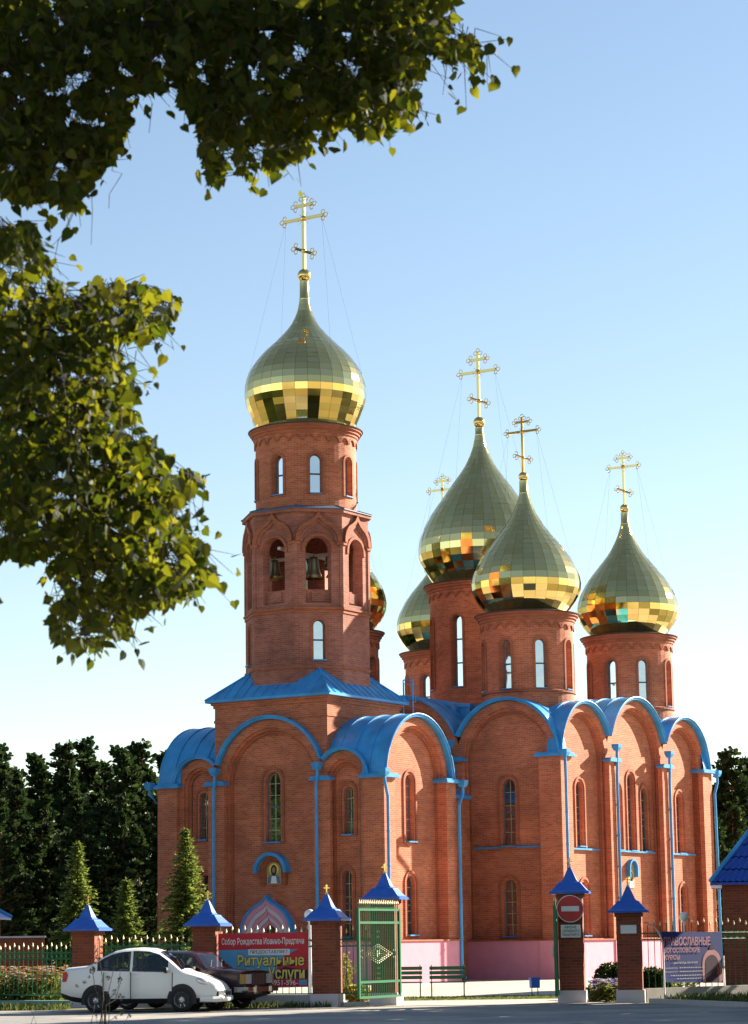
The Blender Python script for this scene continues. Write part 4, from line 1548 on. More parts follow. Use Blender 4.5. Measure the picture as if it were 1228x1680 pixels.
for k, (s0, s1, zz) in enumerate(((0.27, 0.70, 0.925), (0.27, 0.66, 1.02), (0.12, 0.66, 1.12), (0.22, 0.66, 1.2))):
    lb = MB()
    x = RW * s0
    while x < RW * s1:
        wd = random.uniform(0.04, 0.11)
        flat(lb, x, min(x + wd, RW * s1), Y1 - zz - 0.008, Y1 - zz + 0.008, 0.01, rmp)
        x += wd + 0.025
    lb.build('small_print', M['white'], rb)

# no entry sign + plate + notice
sg = empty('no_entry_sign', P5 + Vector((-0.03, 0, 0)), radians(-2), 'round red no entry sign with a white bar on the tall gate pier', 'road sign')
dm = lambda s, z, d: Vector((s, -0.45 - d, z))
ZS = 2.36
q = MB()
q.plate([(0.345 * cos(2 * pi * k / 40), ZS + 0.345 * sin(2 * pi * k / 40)) for k in range(40)], [], dm, -0.03, 0, 0, back=True)
q.plate([(0.325 * cos(2 * pi * k / 40), ZS + 0.325 * sin(2 * pi * k / 40)) for k in range(40)], [], dm, 0, 0.004, 1, sides=False)
flat(q, -0.225, 0.225, ZS - 0.065, ZS + 0.065, 0.008, dm, 0)
q.build('disc', [M['white'], M['red']], sg)
q = MB()
q.tube([dm(0, ZS - 0.75, -0.06), dm(0, ZS + 0.3, -0.06)], 0.025)
q.build('bracket', M['darkmetal'], sg)
sp = empty('plate_sign', P5 + Vector((-0.03, 0, 0)), radians(-2), 'small white plate with three lines of text under the no entry sign', 'sign')
q = MB()
q.plate([(-0.25, ZS - 0.72), (0.25, ZS - 0.72), (0.25, ZS - 0.40), (-0.25, ZS - 0.40)], [], dm, -0.02, 0, 0, back=True)
q.build('plate', M['white'], sp)
for k, tx in enumerate(('КРОМЕ', 'СЛУЖЕБНОГО', 'ТРАНСПОРТА')):
    w_ = (0.15, 0.22, 0.22)[k]
    text_mesh(tx, dm, -w_, w_, ZS - 0.495 - 0.095 * k, ZS - 0.43 - 0.095 * k, M['black'], sp, 0.005, bold=0.01)
nn = empty('notice', P6, radians(-8), 'blank white notice fixed to the dark pier beside the blue banner', 'notice')
q = MB()
q.box((-0.20, -0.335, 1.72), (0.20, -0.312, 1.93))
q.build('sheet', M['white'], nn)


# ---- lamps, benches, floodlight
def globe_lamp(px, py, d, label):
    p = at(px, py, d)
    t = empty('globe_lamp', (p.x, p.y, 0), 0, label, 'lamp', 'white globe lamps in the churchyard')
    b = MB()
    b.tube([(0, 0, 0), (0, 0, p.z - 0.14)], [0.05, 0.035], 0, 10)
    b.lathe([(0.05, p.z - 0.2), (0.085, p.z - 0.13), (0.06, p.z - 0.11)], 0, 0, 14)
    b.build('pole', M['white'], t)
    b = MB()
    b.lathe([(max(0.004, 0.15 * sin(pi * k / 14)), p.z - 0.15 * cos(pi * k / 14)) for k in range(15)], 0, 0, 20)
    b.build('globe', M['globe'], t, smooth=True)


globe_lamp(508.5, 1501, 66, 'white globe lamp rising behind the right edge of the red funeral banner')
globe_lamp(1122.5, 1504, 78, 'white globe lamp rising above the blue theology banner')


def bench(px, d, W, rz, label):
    t = empty('park_bench', gnd(px, d), rz, label, 'bench', 'green slatted benches before the church')
    b = MB()
    for k in range(4):
        b.box((-W / 2, -0.2 + 0.11 * k, 0.42), (W / 2, -0.11 + 0.11 * k, 0.455))
    b.build('seat', M['green'], t)
    b = MB()
    for k in range(3):
        b.box((-W / 2, 0.25 + 0.03 * k, 0.52 + 0.13 * k), (W / 2, 0.28 + 0.03 * k, 0.62 + 0.13 * k))
    b.build('backrest', M['green'], t)
    for s in (-1, 1):
        b = MB()
        x = s * (W / 2 - 0.06)
        b.tube([(x, -0.24, 0), (x, -0.18, 0.42), (x, 0.22, 0.42), (x, 0.34, 0.92)], 0.018, 0, 6)
        b.tube([(x, 0.22, 0.42), (x, 0.3, 0)], 0.018, 0, 6)
        b.build('leg', M['darkmetal'], t)


bench(734, 71.0, 1.05, radians(-1), 'green slatted bench standing whole in front of the pink plinth')
bench(668, 71.3, 0.85, radians(-1), 'green slatted bench half hidden by the open gate leaf')
fp = gnd(876, 72)
t = empty('floodlight', fp, radians(15), 'small blue floodlight on two legs by the pink plinth', 'floodlight')
b = MB()
b.box((-0.13, -0.09, 0.22), (0.13, 0.1, 0.5))
b.box((-0.15, -0.12, 0.47), (0.15, 0.12, 0.52))
b.build('housing', M['blue_cap'], t)
for s in (-1, 1):
    b = MB()
    b.tube([(s * 0.09, 0, 0), (s * 0.09, 0, 0.24)], 0.014)
    b.build('leg', M['darkmetal'], t)


# ---- brick lodge on the right, shed on the left
def lodge(loc, rz, w, dp, hw, slope, label, cat, tilestep=0.19):
    t = empty('brick_lodge', loc, rz, label, cat)
    b = MB()
    b.box((0.35, 0.35, 0), (w - 0.35, dp - 0.35, hw))
    b.build('wall', M['brick_pier'], t)
    b = MB()
    hh = min(w, dp) / 2
    rz_ = hw + hh * slope
    A = [Vector((0, 0, hw)), Vector((w, 0, hw)), Vector((w, dp, hw)), Vector((0, dp, hw))]
    R0, R1 = Vector((hh, dp / 2, rz_)), Vector((w - hh, dp / 2, rz_))
    # front slope with rolled tiles: rows stepped, columns waved
    nrow, nc = 10, int(w / tilestep) * 4

    def fp_(u, v):
        x = v * hh + u * (w - 2 * v * hh)
        return x
    for r in range(nrow):
        v0, v1 = r / nrow, (r + 1) / nrow
        for c in range(nc):
            pts = []
            for (u, v, l) in ((c / nc, v0, 1), ((c + 1) / nc, v0, 1), ((c + 1) / nc, v1, 0), (c / nc, v1, 0)):
                x = fp_(u, v)
                wv = 0.022 * sin(2 * pi * x / tilestep)
                pts.append(Vector((x, v * dp / 2 - 0.5 * wv, hw + v * (rz_ - hw) + wv + (0.03 if l else 0.0))))
            b.face(pts)
    b.face([A[1], A[2], R1])
    b.face([A[2], A[3], R0, R1])
    b.face([A[3], A[0], R0])
    b.face([Vector((p.x, p.y, hw - 0.06)) for p in A])
    for k in range(4):
        p, q = A[k], A[(k + 1) % 4]
        b.face([p, q, q - Vector((0, 0, 0.08)), p - Vector((0, 0, 0.08))])
    ro_ = b.build('roof', M['tile'], t)
    b = MB()
    for p, q in ((A[0], R0), (A[1], R1), (A[2], R1), (A[3], R0), (R0, R1)):
        b.tube([p + Vector((0, 0, 0.04)), q + Vector((0, 0, 0.04))], 0.07, 0, 6)
    b.build('ridge_cap', M['blue'], ro_)
    return t


lp = at(1163, 1448, 76)
lodge(Vector((lp.x + 0.05, lp.y, 0)), radians(-8), 7.5, 6.2, lp.z, 1.25, 'brick lodge with a blue tiled roof cut by the right edge', 'lodge')
lp = at(17, 1504, 88)
lodge(Vector((lp.x - 6.55, lp.y, 0)), radians(0), 6.0, 4.0, lp.z, 0.6, 'dark shed with a blue roof at the far left edge behind the fence', 'shed')
wa, wb = at(16, 1536, 86), at(72, 1534, 86)
b = MB()
b.box((wa.x - 3, wa.y, 0), (wb.x, wa.y + 0.25, wa.z - 0.06))
b.box((wa.x - 3, wa.y - 0.05, wa.z - 0.06), (wb.x + 0.05, wa.y + 0.3, wa.z), 1)
tag(b.build('low_wall', [M['brick_pier'], M['white_plaster']]), 'low brick wall with a white coping beyond the left fence panel', 'wall')


# ================================================================== cars
def wheel(parent, x, y, r, w, spokes, side):
    tb = MB()
    pr = [(r * 0.66, -w / 2), (r * 0.9, -w / 2), (r * 0.985, -w * 0.36), (r, -w * 0.2), (r, w * 0.2), (r * 0.985, w * 0.36), (r * 0.9, w / 2), (r * 0.66, w / 2)]
    n = 28
    for k in range(len(pr) - 1):
        for j in range(n):
            a, c = 2 * pi * j / n, 2 * pi * (j + 1) / n
            P = lambda q, an: (x + q[0] * cos(an), y + q[1], r + q[0] * sin(an))
            tb.face([P(pr[k], a), P(pr[k], c), P(pr[k + 1], c), P(pr[k + 1], a)])
    to = tb.build('wheel', M['rubber'], parent, smooth=False)
    rb_ = MB()
    yo = y + side * w * 0.36
    for j in range(n):
        a, c = 2 * pi * j / n, 2 * pi * (j + 1) / n
        for (r0, r1, y0, y1, mi) in ((0.67, 0.60, 0.05, 0.02, 0), (0.60, 0.5, 0.02, -0.03, 0), (0.5, 0.02, -0.035, -0.035, 1), (0.17, 0.01, 0.02, 0.03, 0)):
            Q = lambda rr, yy, an: (x + r * rr * cos(an), yo + side * yy, r + r * rr * sin(an))
            rb_.face([Q(r0, y0, a), Q(r0, y0, c), Q(r1, y1, c), Q(r1, y1, a)], mi)
    for s in range(spokes):
        a = 2 * pi * s / spokes + 0.3
        hw = 0.20 if spokes < 7 else 0.10
        Q = lambda rr, yy, an: (x + r * rr * cos(an), yo + side * yy, r + r * rr * sin(an))
        rb_.face([Q(0.14, 0.015, a - hw * 1.4), Q(0.14, 0.015, a + hw * 1.4), Q(0.62, 0.005, a + hw * 0.7), Q(0.62, 0.005, a - hw * 0.7)], 0)
    rb_.build('rim', [M['alloy'], M['darkmetal']], to)


def interp(tab, x):
    if x <= tab[0][0]:
        return tab[0][1]
    for (a, va), (b_, vb) in zip(tab, tab[1:]):
        if x <= b_:
            return va + (vb - va) * (x - a) / max(1e-9, b_ - a)
    return tab[-1][1]


def car(name, loc, rz, S):
    t = empty(name, loc, rz, S['label'], 'car')
    L = S['L']
    xs = sorted(set([round(L * k / 44, 4) for k in range(45)] + S['stations']))
    rings = []
    for x in xs:
        zt = interp(S['top'], x)
        wv = interp(S['w'], x)
        zb = min(interp(S['belt'], x), zt - 0.03)
        zl = interp(S['low'], x)
        tum = S['tumble']
        gh = max(0.0, zt - zb - 0.06)
        wg = wv - 0.03 - tum * gh
        pts = [(wv - 0.14, zl), (wv - 0.03, zl + 0.12), (wv, zl + 0.25), (wv - 0.005, (zl + 0.25 + zb) / 2), (wv - 0.03, zb), (wg, zt - min(0.06, (zt - zb) * 0.6)), (wg - 0.10 * min(1, gh * 4 + .4), zt - 0.012), (wg * 0.45, zt + S['crown'] * 0.8), (0, zt + S['crown'])]
        rings.append(pts)
    mir = lambda p, x, s: Vector((x, s * p[0], p[1]))
    body, glass = MB(), {}
    wl = S['side_windows']

    def in_any(x0, x1, lst):
        m_ = (x0 + x1) / 2
        for k, (a, b_) in enumerate(lst):
            if a - 1e-6 <= m_ <= b_ + 1e-6:
                return k
        return None
    for i in range(len(xs) - 1):
        for j in range(8):
            for s in (-1, 1):
                f = [mir(rings[i][j], xs[i], s), mir(rings[i + 1][j], xs[i + 1], s), mir(rings[i + 1][j + 1], xs[i + 1], s), mir(rings[i][j + 1], xs[i], s)]
                kk = in_any(xs[i], xs[i + 1], wl)
                if j == 4 and kk is not None:
                    glass.setdefault(('side', kk, s), []).append(f)
                    continue
                sc_ = in_any(xs[i], xs[i + 1], S['screens'])
                if j >= 6 and sc_ is not None:
                    glass.setdefault(('screen', sc_, 0), []).append(f)
                    continue
                body.face(f, 1 if j == 0 else 0)  # lowest strip of the flank blackened, the shadow along the sill put into colour
        body.face([mir(rings[i][0], xs[i], -1), mir(rings[i + 1][0], xs[i + 1], -1), mir(rings[i + 1][0], xs[i + 1], 1), mir(rings[i][0], xs[i], 1)], 1)
    for i in (0, len(xs) - 1):
        body.face([mir(p, xs[i], -1) for p in rings[i]] + [mir(p, xs[i], 1) for p in reversed(rings[i][:-1])], 0)
    bo_ = body.build('body', [S['paint'], M['black']], t)
    me = bo_.data
    for p in me.polygons:
        p.use_smooth = True
    try:
        me.set_sharp_from_angle(angle=radians(32))
    except Exception:
        pass
    for key, fs in glass.items():
        gb = MB()
        for f in fs:
            gb.face(f)
        gb.build('windscreen' if key[0] == 'screen' else 'side_window', M['carglass'], t)

    def side_y(x, z):
        zt, wv = interp(S['top'], x), interp(S['w'], x)
        zb, zl = min(interp(S['belt'], x), zt - 0.03), interp(S['low'], x)
        k = [(zl, wv - 0.14), (zl + 0.12, wv - 0.03), (zl + 0.25, wv), ((zl + 0.25 + zb) / 2, wv - 0.005), (zb, wv - 0.03)]
        return interp(k, z)
    gap = MB()
    for s in (-1, 1):
        for (x0, x1, hx) in S['doors']:
            db = MB()
            n = 6
            zz = [interp(S['low'], (x0 + x1) / 2) + 0.12 + k * (interp(S['belt'], (x0 + x1) / 2) - 0.02 - interp(S['low'], (x0 + x1) / 2) - 0.12) / n for k in range(n + 1)]
            xx = [x0 + 0.012 + (x1 - x0 - 0.024) * k / 4 for k in range(5)]
            P = lambda x, z, e_=0.008: Vector((x, s * (side_y(x, z) + e_), z))
            for a in range(4):
                for c in range(n):
                    db.face([P(xx[a], zz[c]), P(xx[a + 1], zz[c]), P(xx[a + 1], zz[c + 1]), P(xx[a], zz[c + 1])])
            for c in range(n):
                for a in (0, 4):
                    db.face([P(xx[a], zz[c]), P(xx[a], zz[c + 1]), P(xx[a], zz[c + 1], -0.01), P(xx[a], zz[c], -0.01)], 1)  # door edges blackened as part of the gap shade
            do_ = db.build('door', [S['paint'], M['black']], t)
            for p in do_.data.polygons:
                p.use_smooth = True
            for x_ in (x0, x1):
                for c in range(n):
                    db_ = [P(x_ - 0.009, zz[c], 0.0095), P(x_ + 0.009, zz[c], 0.0095), P(x_ + 0.009, zz[c + 1], 0.0095), P(x_ - 0.009, zz[c + 1], 0.0095)]
                    gap.face(db_)
            hb = MB()
            hz = interp(S['belt'], x0) - 0.12
            y_ = side_y(hx, hz)
            hb.box((hx - 0.08, s * (y_ + 0.01) - 0.012, hz - 0.014), (hx + 0.08, s * (y_ + 0.03) + 0.012, hz + 0.014))
            hb.build('handle', S['handle'], do_)
        for wx in S['wheels']:
            ab = MB()                                   # flat black plate standing for the shade inside the wheel housing
            yy = side_y(wx, 0.5)
            R = S['wr'] + 0.075
            ring = [(wx + R * cos(a), S['wr'] + 0.01 + R * sin(a)) for a in [pi * k / 18 for k in range(19)]]
            ring = [(wx + R, 0.19)] + ring + [(wx - R, 0.19)]
            mpy = lambda a, z, d: Vector((a, s * (side_y(a, max(z, 0.3)) + d), z))
            ab.plate(ring, [], lambda a, z, d: Vector((a, s * (yy + d), z)), -0.25, 0.006, 0)
            ab.build('wheel_arch', M['black'], t)
            wheel(t, wx, s * (yy - 0.075), S['wr'], 0.19, S['spokes'], s)
    gap.build('door_gap_shade', M['black'], t)  # black strips painting the shade in the gaps beside the doors
    cab = MB()
    for sx in S['seats']:
        for sy in (-0.36, 0.36):
            for (a, c) in (((-0.22, -0.22, 0.42), (0.26, 0.22, 0.6)), ((-0.30, -0.2, 0.55), (-0.16, 0.2, 1.05)), ((-0.29, -0.12, 1.08), (-0.19, 0.12, 1.26))):
                cab.box((sx + a[0], sy + a[1], a[2]), (sx + c[0], sy + c[1], c[2]))
    cab.build('seats', S['seatmat'], t)
    st = MB()
    sx = S['seats'][-1] + 0.5
    st.tube([(sx + 0.06 * sin(2 * pi * k / 12) * 1.2, -0.36 + 0.18 * cos(2 * pi * k / 12), 0.92 + 0.17 * sin(2 * pi * k / 12)) for k in range(13)], 0.018, 0, 5)
    st.box((sx + 0.08, -0.62, 0.62), (sx + 0.4, 0.62, 0.86))
    st.build('dashboard', M['black'], t)
    for s in (-1, 1):
        mb_ = MB()
        mx_ = S['mirror']
        y_ = side_y(mx_, interp(S['belt'], mx_) - 0.02)
        z_ = interp(S['belt'], mx_) + 0.05
        c_ = Vector((mx_, s * (y_ + 0.12), z_))
        mb_.lathe([(0.01, -0.075), (0.075, -0.06), (0.1, 0.0), (0.085, 0.06), (0.01, 0.075)], 0, 0, 12)
        mb_.v = [(c_.x + v[0] * 0.6, c_.y + v[1] * 1.1, c_.z + v[2]) for v in mb_.v]
        mb_.tube([(mx_, s * (y_ - 0.02), z_ - 0.06), c_ + Vector((0, 0, -0.03))], 0.02)
        mb_.build('wing_mirror', M['black'], t)
    return t, side_y


# white saloon
WS = dict(label='white saloon car parked in profile at the left, dotted by weed heads in front', L=4.12, paint=M['carwhite'], handle=M['carwhite'],
          top=[(0, 0.80), (0.03, 1.0), (0.10, 1.055), (0.35, 1.075), (0.66, 1.10), (0.85, 1.19), (1.1, 1.345), (1.32, 1.44), (1.6, 1.495), (1.95, 1.515), (2.25, 1.495), (2.5, 1.425), (2.78, 1.24), (3.08, 1.0), (3.12, 0.965), (3.4, 0.885), (3.7, 0.79), (3.92, 0.69), (4.06, 0.58), (4.12, 0.47)],
          w=[(0, 0.66), (0.06, 0.74), (0.25, 0.80), (0.8, 0.83), (3.2, 0.83), (3.7, 0.78), (3.95, 0.69), (4.12, 0.52)],
          belt=[(0, 0.86), (0.6, 0.985), (1.0, 0.99), (2.9, 0.935), (3.1, 0.9), (3.6, 0.77), (4.12, 0.42)],
          low=[(0, 0.36), (0.3, 0.27), (0.7, 0.21), (3.4, 0.2), (4.0, 0.22), (4.12, 0.26)], tumble=0.36, crown=0.02,
          stations=[0.95, 1.0, 1.28, 1.78, 1.84, 2.74, 2.82, 2.5, 3.08], side_windows=[(0.95, 1.78), (1.84, 2.74)], screens=[(0.66, 1.32), (2.5, 3.08)],
          doors=[(1.12, 1.81, 1.28), (1.81, 2.86, 2.0)], wheels=[0.93, 3.10], wr=0.29, spokes=9, seats=[1.35, 2.08], seatmat=M['seat'], mirror=2.72)
wl_ = gnd(104, 59.6)
wc_, sy_ = car('white_car', Vector((wl_.x - 0.02, 60.6, 0.006)), radians(-6), WS)
wc_.scale = (0.965, 1, 1)


def patch(t, name, pts, mat, sy, side, off=0.012, thick=0.02):
    """lamp or trim laid on the flank from a (x,z) outline"""
    b = MB()
    b.plate(pts, [], lambda x, z, d: Vector((x, side * (sy(x, z) + d), z)), -thick, off, 0)
    return b.build(name, mat, t)


for s in (-1, 1):
    patch(wc_, 'tail_light', [(0.05, 0.74), (0.16, 0.74), (0.2, 0.9), (0.16, 0.98), (0.07, 0.96)], M['lamp_red'], lambda x, z: interp(WS['w'], x) - 0.01, s)
    b = MB()
    b.lathe([(0.01, -0.09), (0.10, -0.065), (0.135, 0.0), (0.10, 0.065), (0.01, 0.09)], 0, 0, 14)
    b.v = [(3.56 + v[0] * 1.6, s * (0.705 + v[1] * 0.8), 0.715 + v[2] * 0.95 - (v[0]) * 0.45) for v in b.v]
    b.build('headlight', M['lens'], wc_, smooth=True)
    b = MB()
    b.box((3.86, s * 0.60 - 0.07, 0.36), (4.0, s * 0.60 + 0.07, 0.47))
    b.build('fog_light', M['black'], wc_)
b = MB()
b.tube([(3.55, -0.80, 0.30), (3.85, -0.74, 0.30), (4.04, -0.58, 0.30), (4.13, -0.3, 0.30), (4.14, 0, 0.30), (4.13, 0.3, 0.30), (4.04, 0.58, 0.30), (3.85, 0.74, 0.30)], 0.075, 0, 8)
b.build('bumper', M['carwhite'], wc_)
b = MB()
b.box((4.10, -0.35, 0.38), (4.135, 0.35, 0.45))
b.build('grille', M['black'], wc_)
b = MB()
b.tube([(3.02, -0.5, 1.05), (2.82, -0.05, 1.23)], 0.012)
b.tube([(3.02, 0.1, 1.05), (2.82, 0.5, 1.23)], 0.012)
b.build('wiper', M['black'], wc_)

# dark red boxy saloon
RS = dict(label='dark red boxy old saloon parked behind the white car', L=4.1, paint=M['carred'], handle=M['chrome'],
          top=[(0, 0.62), (0.02, 0.94), (0.06, 0.97), (0.8, 1.0), (0.95, 1.05), (1.28, 1.36), (1.42, 1.41), (1.9, 1.435), (2.4, 1.425), (2.55, 1.40), (2.68, 1.33), (3.02, 1.0), (3.06, 0.985), (3.6, 0.965), (4.0, 0.925), (4.06, 0.90), (4.1, 0.62)],
          w=[(0, 0.77), (0.1, 0.79), (4.0, 0.79), (4.1, 0.77)],
          belt=[(0, 0.86), (0.9, 0.945), (3.0, 0.935), (4.1, 0.86)], low=[(0, 0.34), (0.4, 0.24), (3.7, 0.24), (4.1, 0.34)], tumble=0.30, crown=0.01,
          stations=[1.02, 1.25, 1.34, 1.95, 2.02, 2.72, 2.80, 2.66, 3.0], side_windows=[(1.02, 1.25), (1.34, 1.95), (2.02, 2.72)], screens=[(0.95, 1.28), (2.66, 3.02)],
          doors=[(1.2, 1.98, 1.32), (1.98, 2.86, 2.12)], wheels=[0.82, 3.26], wr=0.29, spokes=5, seats=[1.45, 2.15], seatmat=M['darkmetal'], mirror=2.74)
rl_ = gnd(290, 62.0)
RYAW = radians(-24)
fr_ = gnd(402, 60.9)
rc_, rsy = car('red_car', Vector((fr_.x - 4.1 * cos(RYAW) + 0.3, 61.5 - 4.1 * sin(RYAW), 0.006)), RYAW, RS)
b = MB()
for k in range(9):
    b.box((4.095, -0.34 + k * 0.08, 0.6), (4.125, -0.31 + k * 0.08, 0.86))
b.box((4.09, -0.40, 0.58), (4.11, 0.40, 0.88), 1)
b.build('grille', [M['chrome'], M['black']], rc_)
for s in (-1, 1):
    b = MB()
    b.box((4.08, min(s * 0.42, s * 0.72), 0.62), (4.125, max(s * 0.42, s * 0.72), 0.85))
    b.build('headlight', M['lens'], rc_)
    b = MB()
    b.box((4.0, min(s * 0.73, s * 0.80), 0.62), (4.12, max(s * 0.73, s * 0.80), 0.85))
    b.build('indicator', M['petal_orange'], rc_)
b = MB()
b.box((4.1, -0.80, 0.42), (4.24, 0.80, 0.54))
b.box((3.85, -0.83, 0.42), (4.24, -0.80, 0.54))
b.box((3.85, 0.80, 0.42), (4.24, 0.83, 0.54))
for s in (-0.42, 0.42):
    b.box((4.22, s - 0.04, 0.38), (4.28, s + 0.04, 0.58))
b.build('bumper', M['chrome'], rc_)
b = MB()
b.tube([(3.0, -0.45, 1.03), (2.82, -0.05, 1.2)], 0.012)
b.tube([(3.0, 0.1, 1.03), (2.82, 0.5, 1.2)], 0.012)
b.build('wiper', M['black'], rc_)


# ================================================================== plants
def card(mb, c, u, v, mi=0):
    mb.face([c - u - v, c + u - v, c + u + v, c - u + v], mi)


def rndvec(r):
    while True:
        v = Vector((r.uniform(-1, 1), r.uniform(-1, 1), r.uniform(-1, 1)))
        if 0.05 < v.length < 1:
            return v.normalized()


def pine_mesh(seed, H=14.0):
    r = random.Random(seed)
    tr = MB()
    pts = [Vector((0.15 * sin(z * 0.4 + seed), 0.15 * cos(z * 0.3 + seed), z)) for z in [H * k / 9 for k in range(10)]]
    tr.tube(pts, [0.17 * (1 - k / 9.6) + 0.02 for k in range(10)], 0, 8)
    cr = MB()
    nb = 74
    for k in range(nb):
        f = (k + r.random()) / nb
        z = H * (0.10 + 0.88 * f)
        spread = 3.1 * (1 - f) ** 0.9 * (0.5 + 0.5 * min(1, f * 5)) * r.uniform(0.6, 1.15) + 0.25
        a = r.uniform(0, 2 * pi)
        d = Vector((cos(a), sin(a), 0.15 + 0.45 * f))
        p0 = Vector((0, 0, z))
        tip = p0 + d * spread
        tr.tube([p0, p0.lerp(tip, 0.5) + Vector((0, 0, 0.1)), tip], [0.05, 0.03, 0.01], 0, 4, False)
        for c in range(int(5 + spread * 7)):
            t = r.uniform(0.35, 1.05)
            cc = p0.lerp(tip, t) + rndvec(r) * r.uniform(0.05, 0.38)
            for q in range(5):
                n1 = rndvec(r)
                n1.z = abs(n1.z) * 0.8 + 0.1
                n2 = n1.cross(rndvec(r)).normalized()
                L = r.uniform(0.2, 0.4)
                e0 = cc + n1 * L * 0.2
                cr.face([e0 - n2 * 0.06, e0 + n2 * 0.06, e0 + n1 * L + n2 * 0.12, e0 + n1 * L * 1.25, e0 + n1 * L - n2 * 0.12])
    return tr, cr


def spruce_mesh(seed, H, base):
    r = random.Random(seed)
    tr = MB()
    tr.tube([(0, 0, 0), (0, 0, H * 0.5), (0, 0, H)], [0.09, 0.05, 0.01], 0, 7)
    cr = MB()
    z = 0.25
    while z < H * 0.985:
        f = z / H
        n = 9 if f < 0.75 else 6
        a0 = r.uniform(0, 6)
        for k in range(n):
            R = (base * (1 - f) ** 0.85 + 0.05) * r.uniform(0.5, 1.22)
            a = a0 + 2 * pi * k / n + r.uniform(-0.25, 0.25)
            d = Vector((cos(a), sin(a), 0))
            side = Vector((-sin(a), cos(a), 0))
            lift = 0.12 + 0.55 * f
            steps = max(4, int(R / 0.075))
            for j in range(1, steps + 1):
                t = j / steps
                c = d * (R * t) + Vector((0, 0, z + R * (lift * t - 0.38 * t * t) + r.uniform(-0.03, 0.03)))
                wd = 0.26 * R * (1 - t * 0.72) + 0.03
                for s in (-1, 1):
                    for q in range(2):
                        L = wd * r.uniform(0.6, 1.1) + 0.035
                        dirv = (side * s * r.uniform(0.5, 1.0) + d * r.uniform(0.3, 0.8) + Vector((0, 0, r.uniform(-0.45, 0.2)))).normalized()
                        nrm = dirv.cross(Vector((0, 0, 1))).normalized() * 0.022 + Vector((0, 0, r.uniform(-0.02, 0.025)))
                        cr.face([c - nrm, c + nrm, c + dirv * L * 0.6 + nrm * 1.5, c + dirv * L, c + dirv * L * 0.6 - nrm * 1.5])
                cr.face([c + Vector((0, 0, 0.02)) - side * 0.03, c + side * 0.03, c + d * 0.16 + Vector((0, 0, r.uniform(0, 0.08)))])
        z += 0.15 * (0.6 + 0.6 * (1 - f)) * (H / 5) ** 0.3
    for q in range(16):
        a = r.uniform(0, 6.28)
        zz = H * r.uniform(0.93, 1.0)
        cr.face([(0.012, 0, zz - 0.03), (-0.012, 0, zz), (0.09 * cos(a), 0.09 * sin(a), zz + 0.08)])
    return tr, cr


def tree_from(tr, cr, name, loc, rz, label, cat, barkm, leafm, group=None):
    t = empty(name, loc, rz, label, cat, group)
    tr.build('trunk', barkm, t)
    cr.build('crown', leafm, t, merge=False)
    return t


for px, ty, d, base, sd, lb in ((128, 1381, 84, 1.15, 1, 'young sunlit spruce standing behind the brick pier at the tail of the white car'),
                                (208, 1441, 80, 0.85, 2, 'smallest young spruce standing above the roof of the white car'),
                                (305, 1358, 82, 1.3, 3, 'largest young spruce standing against the corner of the church')):
    top = at(px, ty, d)
    tr, cr = spruce_mesh(sd, top.z, base)
    tree_from(tr, cr, 'spruce_tree', (top.x, d, 0), sd, lb, 'spruce', M['bark'], M['spruce'])

protos = []
for k in range(4):
    tr, cr = pine_mesh(50 + k)
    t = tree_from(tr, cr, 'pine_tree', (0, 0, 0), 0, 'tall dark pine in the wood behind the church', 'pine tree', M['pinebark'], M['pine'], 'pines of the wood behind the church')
    protos.append(t)
spots = []
tops = [(-6, 1228, 138), (22, 1262, 150), (62, 1238, 156), (106, 1222, 146), (136, 1216, 150), (168, 1252, 160), (200, 1226, 144), (228, 1220, 150), (268, 1235, 158), (286, 1250, 165),
        (-30, 1250, 150), (1196, 1232, 128), (1222, 1246, 133), (1250, 1225, 130), (1172, 1290, 140), (1275, 1240, 140)]
for px, py, d in tops:
    p = at(px, py, d)
    spots.append((p.x, d, p.z))
rr = random.Random(5)
for k in range(44):                                   # lower trees of the edge of the wood that close the gaps
    px = -40 + 340 * (k + rr.random()) / 44
    d = rr.uniform(118, 150)
    p = at(px, rr.uniform(1290, 1400), d)
    spots.append((p.x, d, p.z))
for k in range(8):
    px = 1165 + 110 * (k + rr.random()) / 8
    d = rr.uniform(118, 140)
    p = at(px, rr.uniform(1310, 1400), d)
    spots.append((p.x, d, p.z))
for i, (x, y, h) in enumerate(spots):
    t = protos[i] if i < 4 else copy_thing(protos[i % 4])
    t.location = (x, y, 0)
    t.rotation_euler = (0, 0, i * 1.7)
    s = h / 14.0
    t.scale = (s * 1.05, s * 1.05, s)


def woods(name, pts, label=None, src=protos):
    """a wood that reads as one mass, off to the side of the view"""
    vs, fs, ms_ = [], [], []
    me = bpy.data.meshes.new(name)
    r = random.Random(3)
    mb = MB()
    trs = [(pine_mesh(60 + k)) for k in range(2)]
    for i, (x, y, h) in enumerate(pts):
        tr, cr = trs[i % 2]
        a = r.uniform(0, 6.28)
        s = h / 14
        for src_, mi in ((tr, 0), (cr, 1)):
            off = len(mb.v)
            ca, sa = cos(a) * s, sin(a) * s
            mb.v.extend([(x + v[0] * ca * 1.2 - v[1] * sa * 1.2, y + v[0] * sa * 1.2 + v[1] * ca * 1.2, v[2] * s) for v in src_.v])
            mb.f.extend([tuple(q + off for q in f) for f in src_.f])
            mb.m.extend([mi] * len(src_.f))
            mb.uv.extend([((0, 0),) * len(f) for f in src_.f])
    return tag(mb.build(name, [M['pinebark'], M['pine']], merge=False), label, 'wood', kind='stuff')


